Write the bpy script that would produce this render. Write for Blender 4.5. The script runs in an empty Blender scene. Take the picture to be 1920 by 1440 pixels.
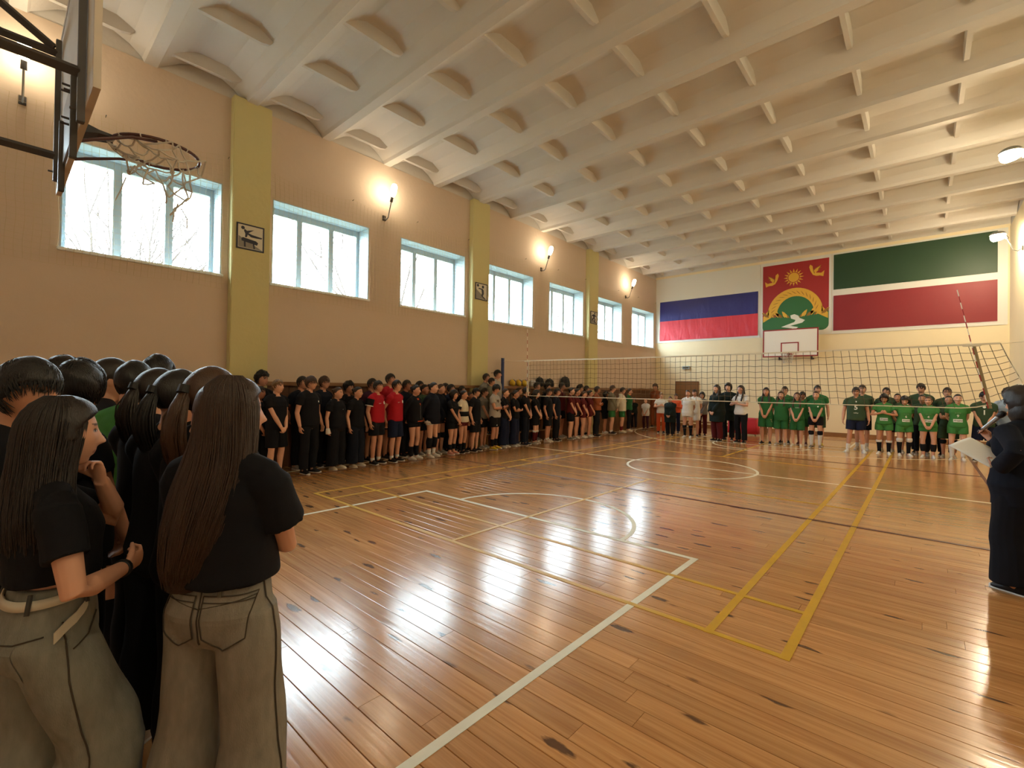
import bpy, bmesh, math, random
import numpy as np
from mathutils import Vector, Matrix
from mathutils.bvhtree import BVHTree

random.seed(7); np.random.seed(7)
SC = bpy.context.scene
COL = SC.collection
PI = math.pi

# ------------------------------------------------------------------ camera, light, exposure
FPX = 866.78
CAM = np.array([6.685, -3.156, 1.589])
R_RIGHT = np.array([0.74675, 0.66493, 0.01471])
R_UP = np.array([-0.00547, -0.01598, 0.99986])
R_FWD = np.array([-0.66508, 0.74672, 0.00872])
R_RIGHT /= np.linalg.norm(R_RIGHT)
R_FWD = R_FWD - R_RIGHT * R_FWD.dot(R_RIGHT); R_FWD /= np.linalg.norm(R_FWD)
R_UP = np.cross(R_RIGHT, R_FWD)
cd = bpy.data.cameras.new('camera'); cam = bpy.data.objects.new('camera', cd); COL.objects.link(cam)
cd.sensor_fit = 'HORIZONTAL'; cd.sensor_width = 36.0; cd.lens = FPX / 1920 * 36.0
cd.clip_start = 0.05; cd.clip_end = 300
M = Matrix.Identity(4)
for i in range(3):
    M[i][0] = R_RIGHT[i]; M[i][1] = R_UP[i]; M[i][2] = -R_FWD[i]; M[i][3] = CAM[i]
cam.matrix_world = M
SC.camera = cam

SKY_STRENGTH = 15.0
LAMP_W = 13.0
LAMP_W_END = 80.0
SC.view_settings.view_transform = 'Standard'
SC.view_settings.look = 'None'
SC.view_settings.exposure = 1.03
SC.view_settings.gamma = 1.0
SC.view_settings.use_curve_mapping = False
SC.cycles.use_denoising = True
SC.cycles.max_bounces = 8
SC.cycles.diffuse_bounces = 5
SC.cycles.glossy_bounces = 4
SC.cycles.transparent_max_bounces = 8
SC.cycles.caustics_reflective = False
SC.cycles.caustics_refractive = False
SC.cycles.sample_clamp_indirect = 6.0

world = bpy.data.worlds.new('overcast_sky'); SC.world = world; world.use_nodes = True
wn = world.node_tree; wn.nodes.clear()
wo = wn.nodes.new('ShaderNodeOutputWorld'); wb = wn.nodes.new('ShaderNodeBackground')
wb.inputs['Color'].default_value = (0.78, 0.91, 1.0, 1); wb.inputs['Strength'].default_value = SKY_STRENGTH
wn.links.new(wb.outputs[0], wo.inputs[0])

# room dimensions (metres): court frame, x across, y along
XL, XR, YB, YE = -2.637, 8.62, -5.85, 17.3
ZT = 6.72          # top of the painted walls
ZC = 7.0           # underside of ceiling slab
WIN = [(-5.45, -3.42), (-2.55, -0.50), (0.35, 2.41), (3.25, 5.32), (6.19, 8.25), (9.10, 11.16), (12.03, 14.05), (14.94, 17.06)]
WZ0, WZ1 = 3.52, 5.14
REV = 0.40

def portal(y0, y1):
    l = bpy.data.lights.new('sky_portal', 'AREA'); l.shape = 'RECTANGLE'
    l.size = y1 - y0; l.size_y = WZ1 - WZ0; l.cycles.is_portal = True
    o = bpy.data.objects.new('sky_portal', l); COL.objects.link(o)
    o.location = (XL - REV - 0.12, (y0 + y1) / 2, (WZ0 + WZ1) / 2)
    o.rotation_euler = (PI / 2, 0, -PI / 2)      # -Z axis looks along +X into the hall
    o.rotation_euler = Vector((1, 0, 0)).to_track_quat('-Z', 'Y').to_euler()
for a, b in WIN: portal(a, b)

def ray(u, v):
    return (R_RIGHT * ((u - 960) / FPX) - R_UP * ((v - 720) / FPX) + R_FWD)
def at(u, v, ax, val):
    d = ray(u, v); t = (val - CAM[ax]) / d[ax]; return CAM + d * t
def atd(u, v, depth):
    return CAM + ray(u, v) * depth

# ------------------------------------------------------------------ helpers
def tag(o, label=None, cat=None, group=None, kind=None):
    if label: o['label'] = label
    if cat: o['category'] = cat
    if group: o['group'] = group
    if kind: o['kind'] = kind
    return o
def empty(name, loc=(0, 0, 0), rz=0.0, parent=None):
    o = bpy.data.objects.new(name, None); COL.objects.link(o); o.empty_display_size = 0.1
    o.location = loc; o.rotation_euler = (0, 0, rz)
    if parent: o.parent = parent
    return o
def link_mesh(name, me, parent=None, loc=None):
    o = bpy.data.objects.new(name, me); COL.objects.link(o)
    if parent: o.parent = parent
    if loc is not None: o.location = loc
    return o
def lin(r, g, b):
    f = lambda c: ((c / 255 + 0.055) / 1.055) ** 2.4 if c > 10 else c / 255 / 12.92
    return (f(r), f(g), f(b), 1.0)

class MB:
    """collects polygons; build() links them as one mesh object"""
    def __init__(self): self.v = []; self.f = []; self.m = []; self.cur = 0
    def add(self, vs, fs):
        b = len(self.v); self.v += [tuple(map(float, p)) for p in vs]
        for f in fs: self.f.append(tuple(i + b for i in f)); self.m.append(self.cur)
    def box(self, x0, x1, y0, y1, z0, z1):
        vs = [(x0, y0, z0), (x1, y0, z0), (x1, y1, z0), (x0, y1, z0), (x0, y0, z1), (x1, y0, z1), (x1, y1, z1), (x0, y1, z1)]
        self.add(vs, [(0, 3, 2, 1), (4, 5, 6, 7), (0, 1, 5, 4), (1, 2, 6, 5), (2, 3, 7, 6), (3, 0, 4, 7)])
    def bbox(self, x0, x1, y0, y1, z0, z1, b=0.01):
        """box with chamfered edges"""
        bm = bmesh.new(); bmesh.ops.create_cube(bm, size=1)
        for q in bm.verts: q.co = Vector(((x0 + x1) / 2 + q.co.x * (x1 - x0), (y0 + y1) / 2 + q.co.y * (y1 - y0), (z0 + z1) / 2 + q.co.z * (z1 - z0)))
        bmesh.ops.bevel(bm, geom=bm.edges[:], offset=b, segments=2, affect='EDGES')
        self.bm(bm); bm.free()
    def bm(self, bm):
        bm.verts.index_update()
        self.add([q.co for q in bm.verts], [[q.index for q in f.verts] for f in bm.faces])
    def quad(self, a, b, c, d): self.add([a, b, c, d], [(0, 1, 2, 3)])
    def grid(self, P):
        """P: rows x cols x 3"""
        P = np.asarray(P); n, m = P.shape[:2]
        self.add(P.reshape(-1, 3), [(i * m + j, i * m + j + 1, (i + 1) * m + j + 1, (i + 1) * m + j) for i in range(n - 1) for j in range(m - 1)])
    def loft(self, rings, cap=True):
        n = len(rings[0]); vs = [p for r in rings for p in r]; fs = []
        for i in range(len(rings) - 1):
            for j in range(n):
                k = (j + 1) % n; fs.append((i * n + j, i * n + k, (i + 1) * n + k, (i + 1) * n + j))
        if cap:
            fs.append(tuple(range(n - 1, -1, -1))); fs.append(tuple((len(rings) - 1) * n + j for j in range(n)))
        self.add(vs, fs)
    def tube(self, pts, r, n=8, cap=True, flat=None):
        """round tube along points; r scalar or list; flat=(axis vector, factor) squashes one direction"""
        pts = [np.asarray(p, float) for p in pts]
        rs = [r] * len(pts) if np.isscalar(r) else list(r)
        rings = []; u = None
        for i, p in enumerate(pts):
            d = pts[min(i + 1, len(pts) - 1)] - pts[max(i - 1, 0)]; d = d / (np.linalg.norm(d) + 1e-12)
            if u is None:
                ref = np.array([0, 0, 1.0]) if abs(d[2]) < 0.9 else np.array([0, 1.0, 0])
                u = np.cross(ref, d)
            u = u - d * u.dot(d); u /= np.linalg.norm(u) + 1e-12
            w = np.cross(d, u); ring = []
            for j in range(n):
                a = 2 * PI * j / n; q = (u * math.cos(a) + w * math.sin(a)) * rs[i]
                if flat is not None:
                    ax = np.asarray(flat[0], float); q = q - ax * q.dot(ax) * (1 - flat[1])
                ring.append(p + q)
            rings.append(ring)
        self.loft(rings, cap)
    def ball(self, c, r, nu=16, nv=10):
        r = np.array([r, r, r]) if np.isscalar(r) else np.asarray(r, float); c = np.asarray(c, float)
        rings = []
        for i in range(1, nv):
            t = PI * i / nv
            rings.append([c + r * np.array([math.sin(t) * math.cos(2 * PI * j / nu), math.sin(t) * math.sin(2 * PI * j / nu), -math.cos(t)]) for j in range(nu)])
        b = len(self.v); self.loft(rings, False); n = len(rings)
        self.add([c - r * np.array([0, 0, 1]), c + r * np.array([0, 0, 1])], [])
        s = len(self.v) - 2
        for j in range(nu):
            k = (j + 1) % nu
            self.f.append((b + k, b + j, s)); self.m.append(self.cur)
            self.f.append((b + (n - 1) * nu + j, b + (n - 1) * nu + k, s + 1)); self.m.append(self.cur)
    def cyl(self, p0, p1, r, n=12): self.tube([p0, p1], r, n)
    def prism(self, poly, axis, a0, a1):
        """extrude a 2-D outline (counter-clockwise) along axis 0/1/2 between a0 and a1"""
        def P(q, a):
            return (a, q[0], q[1]) if axis == 0 else ((q[0], a, q[1]) if axis == 1 else (q[0], q[1], a))
        n = len(poly); vs = [P(q, a0) for q in poly] + [P(q, a1) for q in poly]
        fs = [tuple(range(n - 1, -1, -1)), tuple(range(n, 2 * n))] + [(i, (i + 1) % n, n + (i + 1) % n, n + i) for i in range(n)]
        self.add(vs, fs)
    def mesh(self, name, mats=None, smooth=False):
        me = bpy.data.meshes.new(name); me.from_pydata(self.v, [], self.f); 
        for m in (mats or []): me.materials.append(m)
        if self.m and max(self.m) > 0: me.polygons.foreach_set('material_index', self.m)
        if smooth: me.polygons.foreach_set('use_smooth', [True] * len(me.polygons))
        bm = bmesh.new(); bm.from_mesh(me); bmesh.ops.recalc_face_normals(bm, faces=bm.faces[:]); bm.to_mesh(me); bm.free()
        me.update(); return me
    def build(self, name, mats, parent=None, smooth=False, loc=None):
        if not isinstance(mats, (list, tuple)): mats = [mats]
        return link_mesh(name, self.mesh(name, mats, smooth), parent, loc)

# ------------------------------------------------------------------ materials
def nmat(name):
    m = bpy.data.materials.new(name); m.use_nodes = True; nt = m.node_tree
    return m, nt, nt.nodes['Principled BSDF']
def N(nt, t, **kw):
    n = nt.nodes.new(t)
    for k, v in kw.items():
        if k in n.inputs.keys(): n.inputs[k].default_value = v
        else: setattr(n, k, v)
    return n
def simple(name, col, rough=0.6, metal=0.0, noise=0.0, scale=8.0, bump=0.0, bscale=60.0, emit=None, estr=0.0, spec=0.5):
    m, nt, b = nmat(name); b.inputs['Roughness'].default_value = rough; b.inputs['Metallic'].default_value = metal
    b.inputs['Specular IOR Level'].default_value = spec
    b.inputs['Base Color'].default_value = col
    if noise or bump: tc = N(nt, 'ShaderNodeTexCoord')
    if noise:
        nz = N(nt, 'ShaderNodeTexNoise', Scale=scale, Detail=5.0); nt.links.new(tc.outputs['Object'], nz.inputs['Vector'])
        mr = N(nt, 'ShaderNodeMapRange'); mr.inputs['To Min'].default_value = 1 - noise; mr.inputs['To Max'].default_value = 1 + noise
        mx = N(nt, 'ShaderNodeMix', data_type='RGBA', blend_type='MULTIPLY'); mx.inputs[0].default_value = 1
        mx.inputs[6].default_value = col
        nt.links.new(nz.outputs['Fac'], mr.inputs['Value']); nt.links.new(mr.outputs[0], mx.inputs[7]); nt.links.new(mx.outputs[2], b.inputs['Base Color'])
    if bump:
        nb = N(nt, 'ShaderNodeTexNoise', Scale=bscale, Detail=4.0); nt.links.new(tc.outputs['Object'], nb.inputs['Vector'])
        bp = N(nt, 'ShaderNodeBump', Strength=bump, Distance=0.01); nt.links.new(nb.outputs['Fac'], bp.inputs['Height']); nt.links.new(bp.outputs[0], b.inputs['Normal'])
    if emit: b.inputs['Emission Color'].default_value = emit; b.inputs['Emission Strength'].default_value = estr
    return m
def objcol_mat(name, rough=0.9, bump=0.15, bscale=220.0, stretch=None, var=0.12, spec=0.25):
    """colour comes from each object's own colour (Object Info)"""
    m, nt, b = nmat(name); oi = N(nt, 'ShaderNodeObjectInfo'); tc = N(nt, 'ShaderNodeTexCoord')
    mp = N(nt, 'ShaderNodeMapping'); nt.links.new(tc.outputs['Object'], mp.inputs['Vector'])
    if stretch: mp.inputs['Scale'].default_value = stretch
    nz = N(nt, 'ShaderNodeTexNoise', Scale=bscale / 8, Detail=4.0); nt.links.new(mp.outputs[0], nz.inputs['Vector'])
    mr = N(nt, 'ShaderNodeMapRange'); mr.inputs['To Min'].default_value = 1 - var; mr.inputs['To Max'].default_value = 1 + var
    mx = N(nt, 'ShaderNodeMix', data_type='RGBA', blend_type='MULTIPLY'); mx.inputs[0].default_value = 1
    nt.links.new(nz.outputs['Fac'], mr.inputs['Value']); nt.links.new(oi.outputs['Color'], mx.inputs[6]); nt.links.new(mr.outputs[0], mx.inputs[7])
    nt.links.new(mx.outputs[2], b.inputs['Base Color'])
    nb = N(nt, 'ShaderNodeTexNoise', Scale=bscale, Detail=3.0); nt.links.new(mp.outputs[0], nb.inputs['Vector'])
    bp = N(nt, 'ShaderNodeBump', Strength=bump, Distance=0.004); nt.links.new(nb.outputs['Fac'], bp.inputs['Height']); nt.links.new(bp.outputs[0], b.inputs['Normal'])
    b.inputs['Roughness'].default_value = rough; b.inputs['Specular IOR Level'].default_value = spec
    return m
# ------------------------------------------------------------------ people: materials
M_CLOTH = objcol_mat('woven_cloth', 0.92, 0.2, 260.0, None, 0.16)
M_DENIM = objcol_mat('washed_denim', 0.9, 0.35, 300.0, (1, 1, 0.35), 0.30)
M_HAIR = objcol_mat('hair_strands', 0.42, 0.6, 160.0, (1.6, 1.6, 0.12), 0.35, 0.45)
M_SHOE = objcol_mat('shoe_leather', 0.55, 0.1, 90.0, None, 0.06, 0.4)
def skin_mat():
    m, nt, b = nmat('skin'); oi = N(nt, 'ShaderNodeObjectInfo'); at_ = N(nt, 'ShaderNodeAttribute', attribute_name='face')
    tc = N(nt, 'ShaderNodeTexCoord'); nz = N(nt, 'ShaderNodeTexNoise', Scale=9.0, Detail=3.0); nt.links.new(tc.outputs['Object'], nz.inputs['Vector'])
    mr = N(nt, 'ShaderNodeMapRange'); mr.inputs['To Min'].default_value = .9; mr.inputs['To Max'].default_value = 1.08
    mu = N(nt, 'ShaderNodeMix', data_type='RGBA', blend_type='MULTIPLY'); mu.inputs[0].default_value = 1
    nt.links.new(nz.outputs['Fac'], mr.inputs['Value']); nt.links.new(oi.outputs['Color'], mu.inputs[6]); nt.links.new(mr.outputs[0], mu.inputs[7])
    mx = N(nt, 'ShaderNodeMix', data_type='RGBA'); nt.links.new(at_.outputs['Alpha'], mx.inputs[0]); nt.links.new(mu.outputs[2], mx.inputs[6]); nt.links.new(at_.outputs['Color'], mx.inputs[7])
    nt.links.new(mx.outputs[2], b.inputs['Base Color']); b.inputs['Roughness'].default_value = 0.55
    b.inputs['Subsurface Weight'].default_value = 0.0; b.inputs['Specular IOR Level'].default_value = 0.35
    return m
M_SKIN = skin_mat()
M_WHITE_PRINT = simple('white_print', lin(235, 238, 232), 0.7)
M_DARK_PRINT = simple('dark_print', lin(25, 45, 30), 0.7)
M_SOLE = simple('rubber_sole', lin(215, 212, 205), 0.6)

# ------------------------------------------------------------------ people: geometry
def remesh(mb, voxel, smooth=2):
    me = bpy.data.meshes.new('tmp'); me.from_pydata(mb.v, [], mb.f)
    bm = bmesh.new(); bm.from_mesh(me); bmesh.ops.recalc_face_normals(bm, faces=bm.faces[:]); bm.to_mesh(me); bm.free()
    ob = bpy.data.objects.new('tmp', me); COL.objects.link(ob)
    md = ob.modifiers.new('r', 'REMESH'); md.mode = 'VOXEL'; md.voxel_size = voxel; md.adaptivity = 0.0
    dg = bpy.context.evaluated_depsgraph_get(); ev = ob.evaluated_get(dg)
    out = bpy.data.meshes.new_from_object(ev)
    bpy.data.objects.remove(ob); bpy.data.meshes.remove(me)
    V = np.empty(len(out.vertices) * 3); out.vertices.foreach_get('co', V); V = V.reshape(-1, 3)
    E_ = np.empty(len(out.edges) * 2, int); out.edges.foreach_get('vertices', E_); E_ = E_.reshape(-1, 2)
    n = len(V); deg = np.bincount(E_.ravel(), minlength=n).astype(float); deg[deg == 0] = 1
    for _ in range(smooth):
        S = np.zeros_like(V)
        for k in range(3):
            S[:, k] = np.bincount(E_[:, 0], V[E_[:, 1], k], n) + np.bincount(E_[:, 1], V[E_[:, 0], k], n)
        V = V * 0.45 + 0.55 * S / deg[:, None]
    out.vertices.foreach_set('co', V.ravel()); out.update()
    out.polygons.foreach_set('use_smooth', [True] * len(out.polygons))
    return out, V
def set_co(me, V): me.vertices.foreach_set('co', np.asarray(V).ravel()); me.update()
def normals(me):
    Nn = np.empty(len(me.vertices) * 3); me.vertex_normals.foreach_get('vector', Nn); return Nn.reshape(-1, 3)
def wrinkle(me, V, amp, seed=0, f=(9.0, 9.0, 6.0), mask=None):
    r = np.random.RandomState(seed); h = np.zeros(len(V))
    Q = V * np.array(f)
    for k in range(7):
        d = r.normal(size=3); d /= np.linalg.norm(d); w = 1.2 + k * 0.7
        h += np.sin(Q @ d * w + r.rand() * 6 + 1.3 * np.sin(Q @ r.normal(size=3) * 0.7)) / (1 + 0.35 * k)
    h = h / 2.2 * amp
    if mask is not None: h = h * mask
    set_co(me, V + normals(me) * h[:, None])

def g2(x, z, sx, sz): return np.exp(-(x / sx) ** 2 - (z / sz) ** 2)
def sstep(a, b, x):
    t = np.clip((x - a) / (b - a), 0, 1); return t * t * (3 - 2 * t)
def head_shape(D, features=True, fem=0.0):
    """D: n x 3 unit directions -> points on the head surface (x right, y front, z up, about 0.23 m tall)"""
    a, b, c = 0.0765, 0.098, 0.118
    r = 1 / np.sqrt((D[:, 0] / a) ** 2 + (D[:, 1] / b) ** 2 + (D[:, 2] / c) ** 2); P = D * r[:, None]
    t = np.clip(-P[:, 2] / c, 0, 1); P[:, 0] *= 1 - (0.24 + 0.06 * fem) * t ** 1.6
    f = P[:, 1] > 0
    P[:, 1] = np.where(f, P[:, 1] * (1 + 0.10 * t), P[:, 1] * (1 - 0.50 * t ** 1.3))
    up = np.clip(P[:, 2] / c, 0, 1); P[:, 1] = np.where(~f, P[:, 1] * (1 + 0.08 * up * (1 - up) * 4), P[:, 1])
    P[:, 1] = np.where(P[:, 1] > 0.062, 0.062 + (P[:, 1] - 0.062) * 0.82, P[:, 1])
    if features:
        x, z = P[:, 0], P[:, 2]; fr = sstep(0.02, 0.055, P[:, 1]); h = np.zeros(len(P))
        ramp = np.clip((0.034 - z) / 0.056, 0, 1); fall = 1 - sstep(-0.040, -0.024, -0 + z * 1.0) if False else sstep(-0.041, -0.026, z)
        h += (0.006 * ramp + 0.021 * ramp ** 1.6) * fall * np.exp(-(x / (0.0085 + 0.006 * ramp)) ** 2)
        h += 0.006 * (g2(x - 0.013, z + 0.027, 0.008, 0.008) + g2(x + 0.013, z + 0.027, 0.008, 0.008))
        h -= 0.009 * (g2(x - 0.031, z - 0.016, 0.016, 0.010) + g2(x + 0.031, z - 0.016, 0.016, 0.010))
        h += 0.004 * (g2(x - 0.031, z - 0.016, 0.011, 0.005) + g2(x + 0.031, z - 0.016, 0.011, 0.005))
        h += (0.004 - 0.002 * fem) * (g2(x - 0.028, z - 0.036, 0.02, 0.008) + g2(x + 0.028, z - 0.036, 0.02, 0.008))
        h += 0.0045 * g2(x, z + 0.0535, 0.022, 0.0055) + 0.005 * g2(x, z + 0.066, 0.019, 0.006) - 0.004 * g2(x, z + 0.0592, 0.025, 0.0028)
        h += 0.003 * g2(x, z + 0.058, 0.03, 0.02)
        h += 0.010 * g2(x, z + 0.098, 0.020, 0.016) - 0.004 * g2(x, z + 0.080, 0.022, 0.006)
        h += 0.004 * (g2(x - 0.046, z + 0.012, 0.018, 0.02) + g2(x + 0.046, z + 0.012, 0.018, 0.02))
        P[:, 1] += h * fr
    return P
def sphere_dirs(nu, nv):
    D = [[0, 0, -1.0]]
    for i in range(1, nv):
        t = PI * i / nv
        for j in range(nu): D.append([math.sin(t) * math.cos(2 * PI * j / nu), math.sin(t) * math.sin(2 * PI * j / nu), -math.cos(t)])
    D.append([0, 0, 1.0]); F = []
    for j in range(nu): F.append((0, 1 + (j + 1) % nu, 1 + j))
    for i in range(nv - 2):
        for j in range(nu):
            k = (j + 1) % nu; F.append((1 + i * nu + j, 1 + i * nu + k, 1 + (i + 1) * nu + k, 1 + (i + 1) * nu + j))
    o = 1 + (nv - 2) * nu; l = len(D) - 1
    for j in range(nu): F.append((o + j, o + (j + 1) % nu, l))
    return np.array(D), F

def rotm(yaw=0, pitch=0, roll=0):
    """head rotation: yaw to the person's left (+), pitch down (+)"""
    return np.array(Matrix.Rotation(yaw, 3, 'Z') @ Matrix.Rotation(-pitch, 3, 'X') @ Matrix.Rotation(roll, 3, 'Y'))

def ik(a, b, l1, l2, pole):
    a, b, pole = map(lambda q: np.asarray(q, float), (a, b, pole)); d = b - a; L = np.linalg.norm(d)
    if L > (l1 + l2) * 0.998: b = a + d / L * (l1 + l2) * 0.998; d = b - a; L = np.linalg.norm(d)
    x = (l1 * l1 - l2 * l2 + L * L) / (2 * L); h = math.sqrt(max(l1 * l1 - x * x, 0))
    e = d / L; p = pole - e * pole.dot(e); p /= np.linalg.norm(p) + 1e-9
    return a + e * x + p * h, b

def ell(c, rx, ry, n=22, p=2.4, tilt=0.0, yawr=0.0):
    out = []
    for j in range(n):
        t = 2 * PI * j / n; cs, sn = math.cos(t), math.sin(t)
        x = rx * math.copysign(abs(cs) ** (2 / p), cs); y = ry * math.copysign(abs(sn) ** (2 / p), sn)
        if yawr: x, y = x * math.cos(yawr) - y * math.sin(yawr), x * math.sin(yawr) + y * math.cos(yawr)
        out.append((c[0] + x, c[1] + y, c[2] + tilt * y))
    return out

def hand(mb, w, d, n, side, curl=0.5, s=1.0, thumb_out=1.0, splay=1.0):
    """w wrist, d hand direction, n palm normal (out of the palm), side=+1 right hand"""
    w = np.asarray(w, float); d = np.asarray(d, float); d /= np.linalg.norm(d); n = np.asarray(n, float); n = n - d * n.dot(d); n /= np.linalg.norm(n)
    t = np.cross(n, d) * side          # towards the thumb
    if side > 0: t = np.cross(d, n)
    else: t = np.cross(n, d)
    rings = []
    for q, wd, th in ((-0.015, 0.024, 0.020), (0.012, 0.030, 0.017), (0.045, 0.040, 0.015), (0.080, 0.041, 0.0125), (0.092, 0.036, 0.009)):
        ring = []
        for j in range(12):
            a = 2 * PI * j / 12; ring.append(w + d * q * s + t * math.cos(a) * wd * s + n * math.sin(a) * th * s)
        rings.append(ring)
    mb.loft(rings)
    for k, (off, L, r) in enumerate(((0.030, 0.074, .0085), (0.010, 0.082, .0088), (-0.010, 0.076, .0083), (-0.029, 0.060, .0074))):
        b = w + d * 0.082 * s + t * off * s; pts = [b - d * 0.03 * s, b]; rr = [r * s, r * s * 1.05]; ang = 0; p = b
        dd = d + t * (off * 2.2 * splay); dd /= np.linalg.norm(dd)
        for fr, ca in ((0.45, 0.9), (0.32, 1.1), (0.23, 0.8)):
            ang += curl * ca * (1 + 0.06 * k); q = dd * math.cos(ang) + n * math.sin(ang); p = p + q * L * fr * s; pts.append(p); rr.append(rr[-1] * 0.93)
        mb.tube(pts, rr, 8)
    b = w + d * 0.022 * s + t * 0.026 * s
    t1 = (d * 0.75 + t * 0.75 * thumb_out + n * 0.35); t1 /= np.linalg.norm(t1); t2 = (d * 0.95 + t * 0.15 * thumb_out + n * (0.35 + 0.5 * curl)); t2 /= np.linalg.norm(t2)
    mb.tube([b - t * 0.012 * s, b, b + t1 * 0.036 * s, b + t1 * 0.036 * s + t2 * 0.028 * s, b + t1 * 0.036 * s + t2 * 0.05 * s], [.013 * s, .014 * s, .0115 * s, .010 * s, .007 * s], 8)

class Rig: pass
def make_rig(sex='m', pose='clasp', H=None, yaw=0.0, pitch=0.0, stout=1.0, feet=0.10, legs=None, voxel=0.0068, armset=None, lean=0.0, headroll=0.0):
    """joint positions in a frame where the person faces +y, right hand at +x, feet on z=0; built at its own height"""
    g = Rig(); g.sex = sex; g.H0 = 1.75 if sex == 'm' else 1.65; s = g.H0 / 1.75; g.s = s; f = sex == 'f'; g.hs = 1.04 if sex == 'm' else 1.01
    g.key = (sex, pose, yaw, pitch, stout, feet, lean, voxel); g.voxel = voxel; g.stout = stout
    sh = (0.182 if not f else 0.168) * (0.5 + 0.5 * stout); g.sh = sh
    L = lambda z: z * s
    g.lean = lean
    def bend(p):                        # lean of the upper body about the hips
        p = np.asarray(p, float); z = p[2] - 0.95 * s
        if z <= 0 or not lean: return p
        return np.array([p[0], p[1] + math.sin(lean) * z, 0.95 * s + math.cos(lean) * z])
    g.bend = bend
    g.hc = bend((0, 0.018, L(1.75) - 0.122)); g.hr = rotm(yaw, pitch, headroll)
    g.neck0 = bend((0, -0.022, L(1.44))); g.neck1 = g.hc + g.hr @ np.array([0, -0.022, -0.05])
    zsh = L(1.385); l1, l2 = L(0.295), L(0.255); g.l1, g.l2 = l1, l2
    g.S = {}; g.E = {}; g.W = {}; g.hd = {}; g.hn = {}; g.curl = {}
    fw = 0.03 if stout > 1.05 else 0.0
    P = {
     'clasp': {1: ((0.045, 0.205 + fw, L(0.845)), (0.7, -0.7, 0), (-0.62, 0.10, -0.78), (-0.25, -0.95, 0), 0.55),
              -1: ((-0.045, 0.185 + fw, L(0.865)), (-0.7, -0.7, 0), (0.62, 0.05, -0.78), (0.25, -0.95, 0), 0.5)},
     'sides': {1: ((0.265 * stout, 0.045, L(0.86)), (0.25, -1, 0), (0.0, 0.12, -1), (-1, 0.1, 0), 0.45),
              -1: ((-0.265 * stout, 0.045, L(0.86)), (-0.25, -1, 0), (0.0, 0.12, -1), (1, 0.1, 0), 0.45)},
     'behind': {1: ((0.06, -0.20, L(0.93)), (1, -0.5, 0), (-0.8, -0.05, -0.4), (0, -1, 0), 0.4),
               -1: ((-0.06, -0.18, L(0.90)), (-1, -0.5, 0), (0.8, -0.05, -0.4), (0, -1, 0), 0.4)},
     'cross': {1: ((-0.06, 0.205, L(1.13)), (.55, -0.15, -1), (-0.95, -0.10, 0.12), (0, -1, 0.1), 0.35),
              -1: ((0.06, 0.175, L(1.15)), (-.55, -0.15, -1), (0.95, -0.05, -0.1), (0, -1, 0), 0.4)},
     'phone': {1: ((0.07, 0.29, L(1.13)), (0.6, -0.6, -0.6), (-0.45, 0.8, 0.25), (-0.3, 0.15, 0.9), 0.7),
              -1: ((-0.08, 0.28, L(1.11)), (-0.6, -0.6, -0.6), (0.55, 0.75, 0.2), (0.3, 0.15, 0.9), 0.6)},
     'hip': {1: ((0.23, 0.01, L(1.0)), (1, -0.6, 0), (-0.8, 0.4, -0.5), (-0.4, 0.2, -0.9), 0.4),
            -1: ((-0.265, 0.045, L(0.86)), (-0.25, -1, 0), (0, 0.12, -1), (1, 0.1, 0), 0.45)},
     'chest': {1: ((0.06, 0.20, L(1.20)), (1, -0.2, -0.6), (-0.8, 0.12, 0.45), (-0.2, -0.9, 0.3), 0.5),
              -1: ((-0.06, 0.21, L(1.19)), (-1, -0.2, -0.6), (0.8, 0.12, 0.45), (0.2, -0.9, 0.3), 0.5)},
    }
    src = armset if armset else P[pose]
    for sd in (1, -1):
        S = bend((sd * (sh + 0.008), -0.018, zsh)); W, pole, hd, hn, cu = src[sd]
        E_, W = ik(S, W, l1, l2, pole); g.S[sd] = S; g.E[sd] = E_; g.W[sd] = W; g.hd[sd] = hd; g.hn[sd] = hn; g.curl[sd] = cu
    g.hip = {}; g.knee = {}; g.ank = {}; g.toe = {}
    for sd in (1, -1):
        g.hip[sd] = np.array([sd * 0.088 * (1.04 if f else 1), -0.012, L(0.90)])
        if legs: g.knee[sd], g.ank[sd], g.toe[sd] = [np.asarray(q, float) for q in legs[sd]]
        else:
            g.knee[sd] = np.array([sd * (0.085 + feet * 0.25), 0.012, L(0.485)]); g.ank[sd] = np.array([sd * feet, -0.02, L(0.085)])
            g.toe[sd] = np.array([sd * 0.22, 1.0, 0])
    return g

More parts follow.
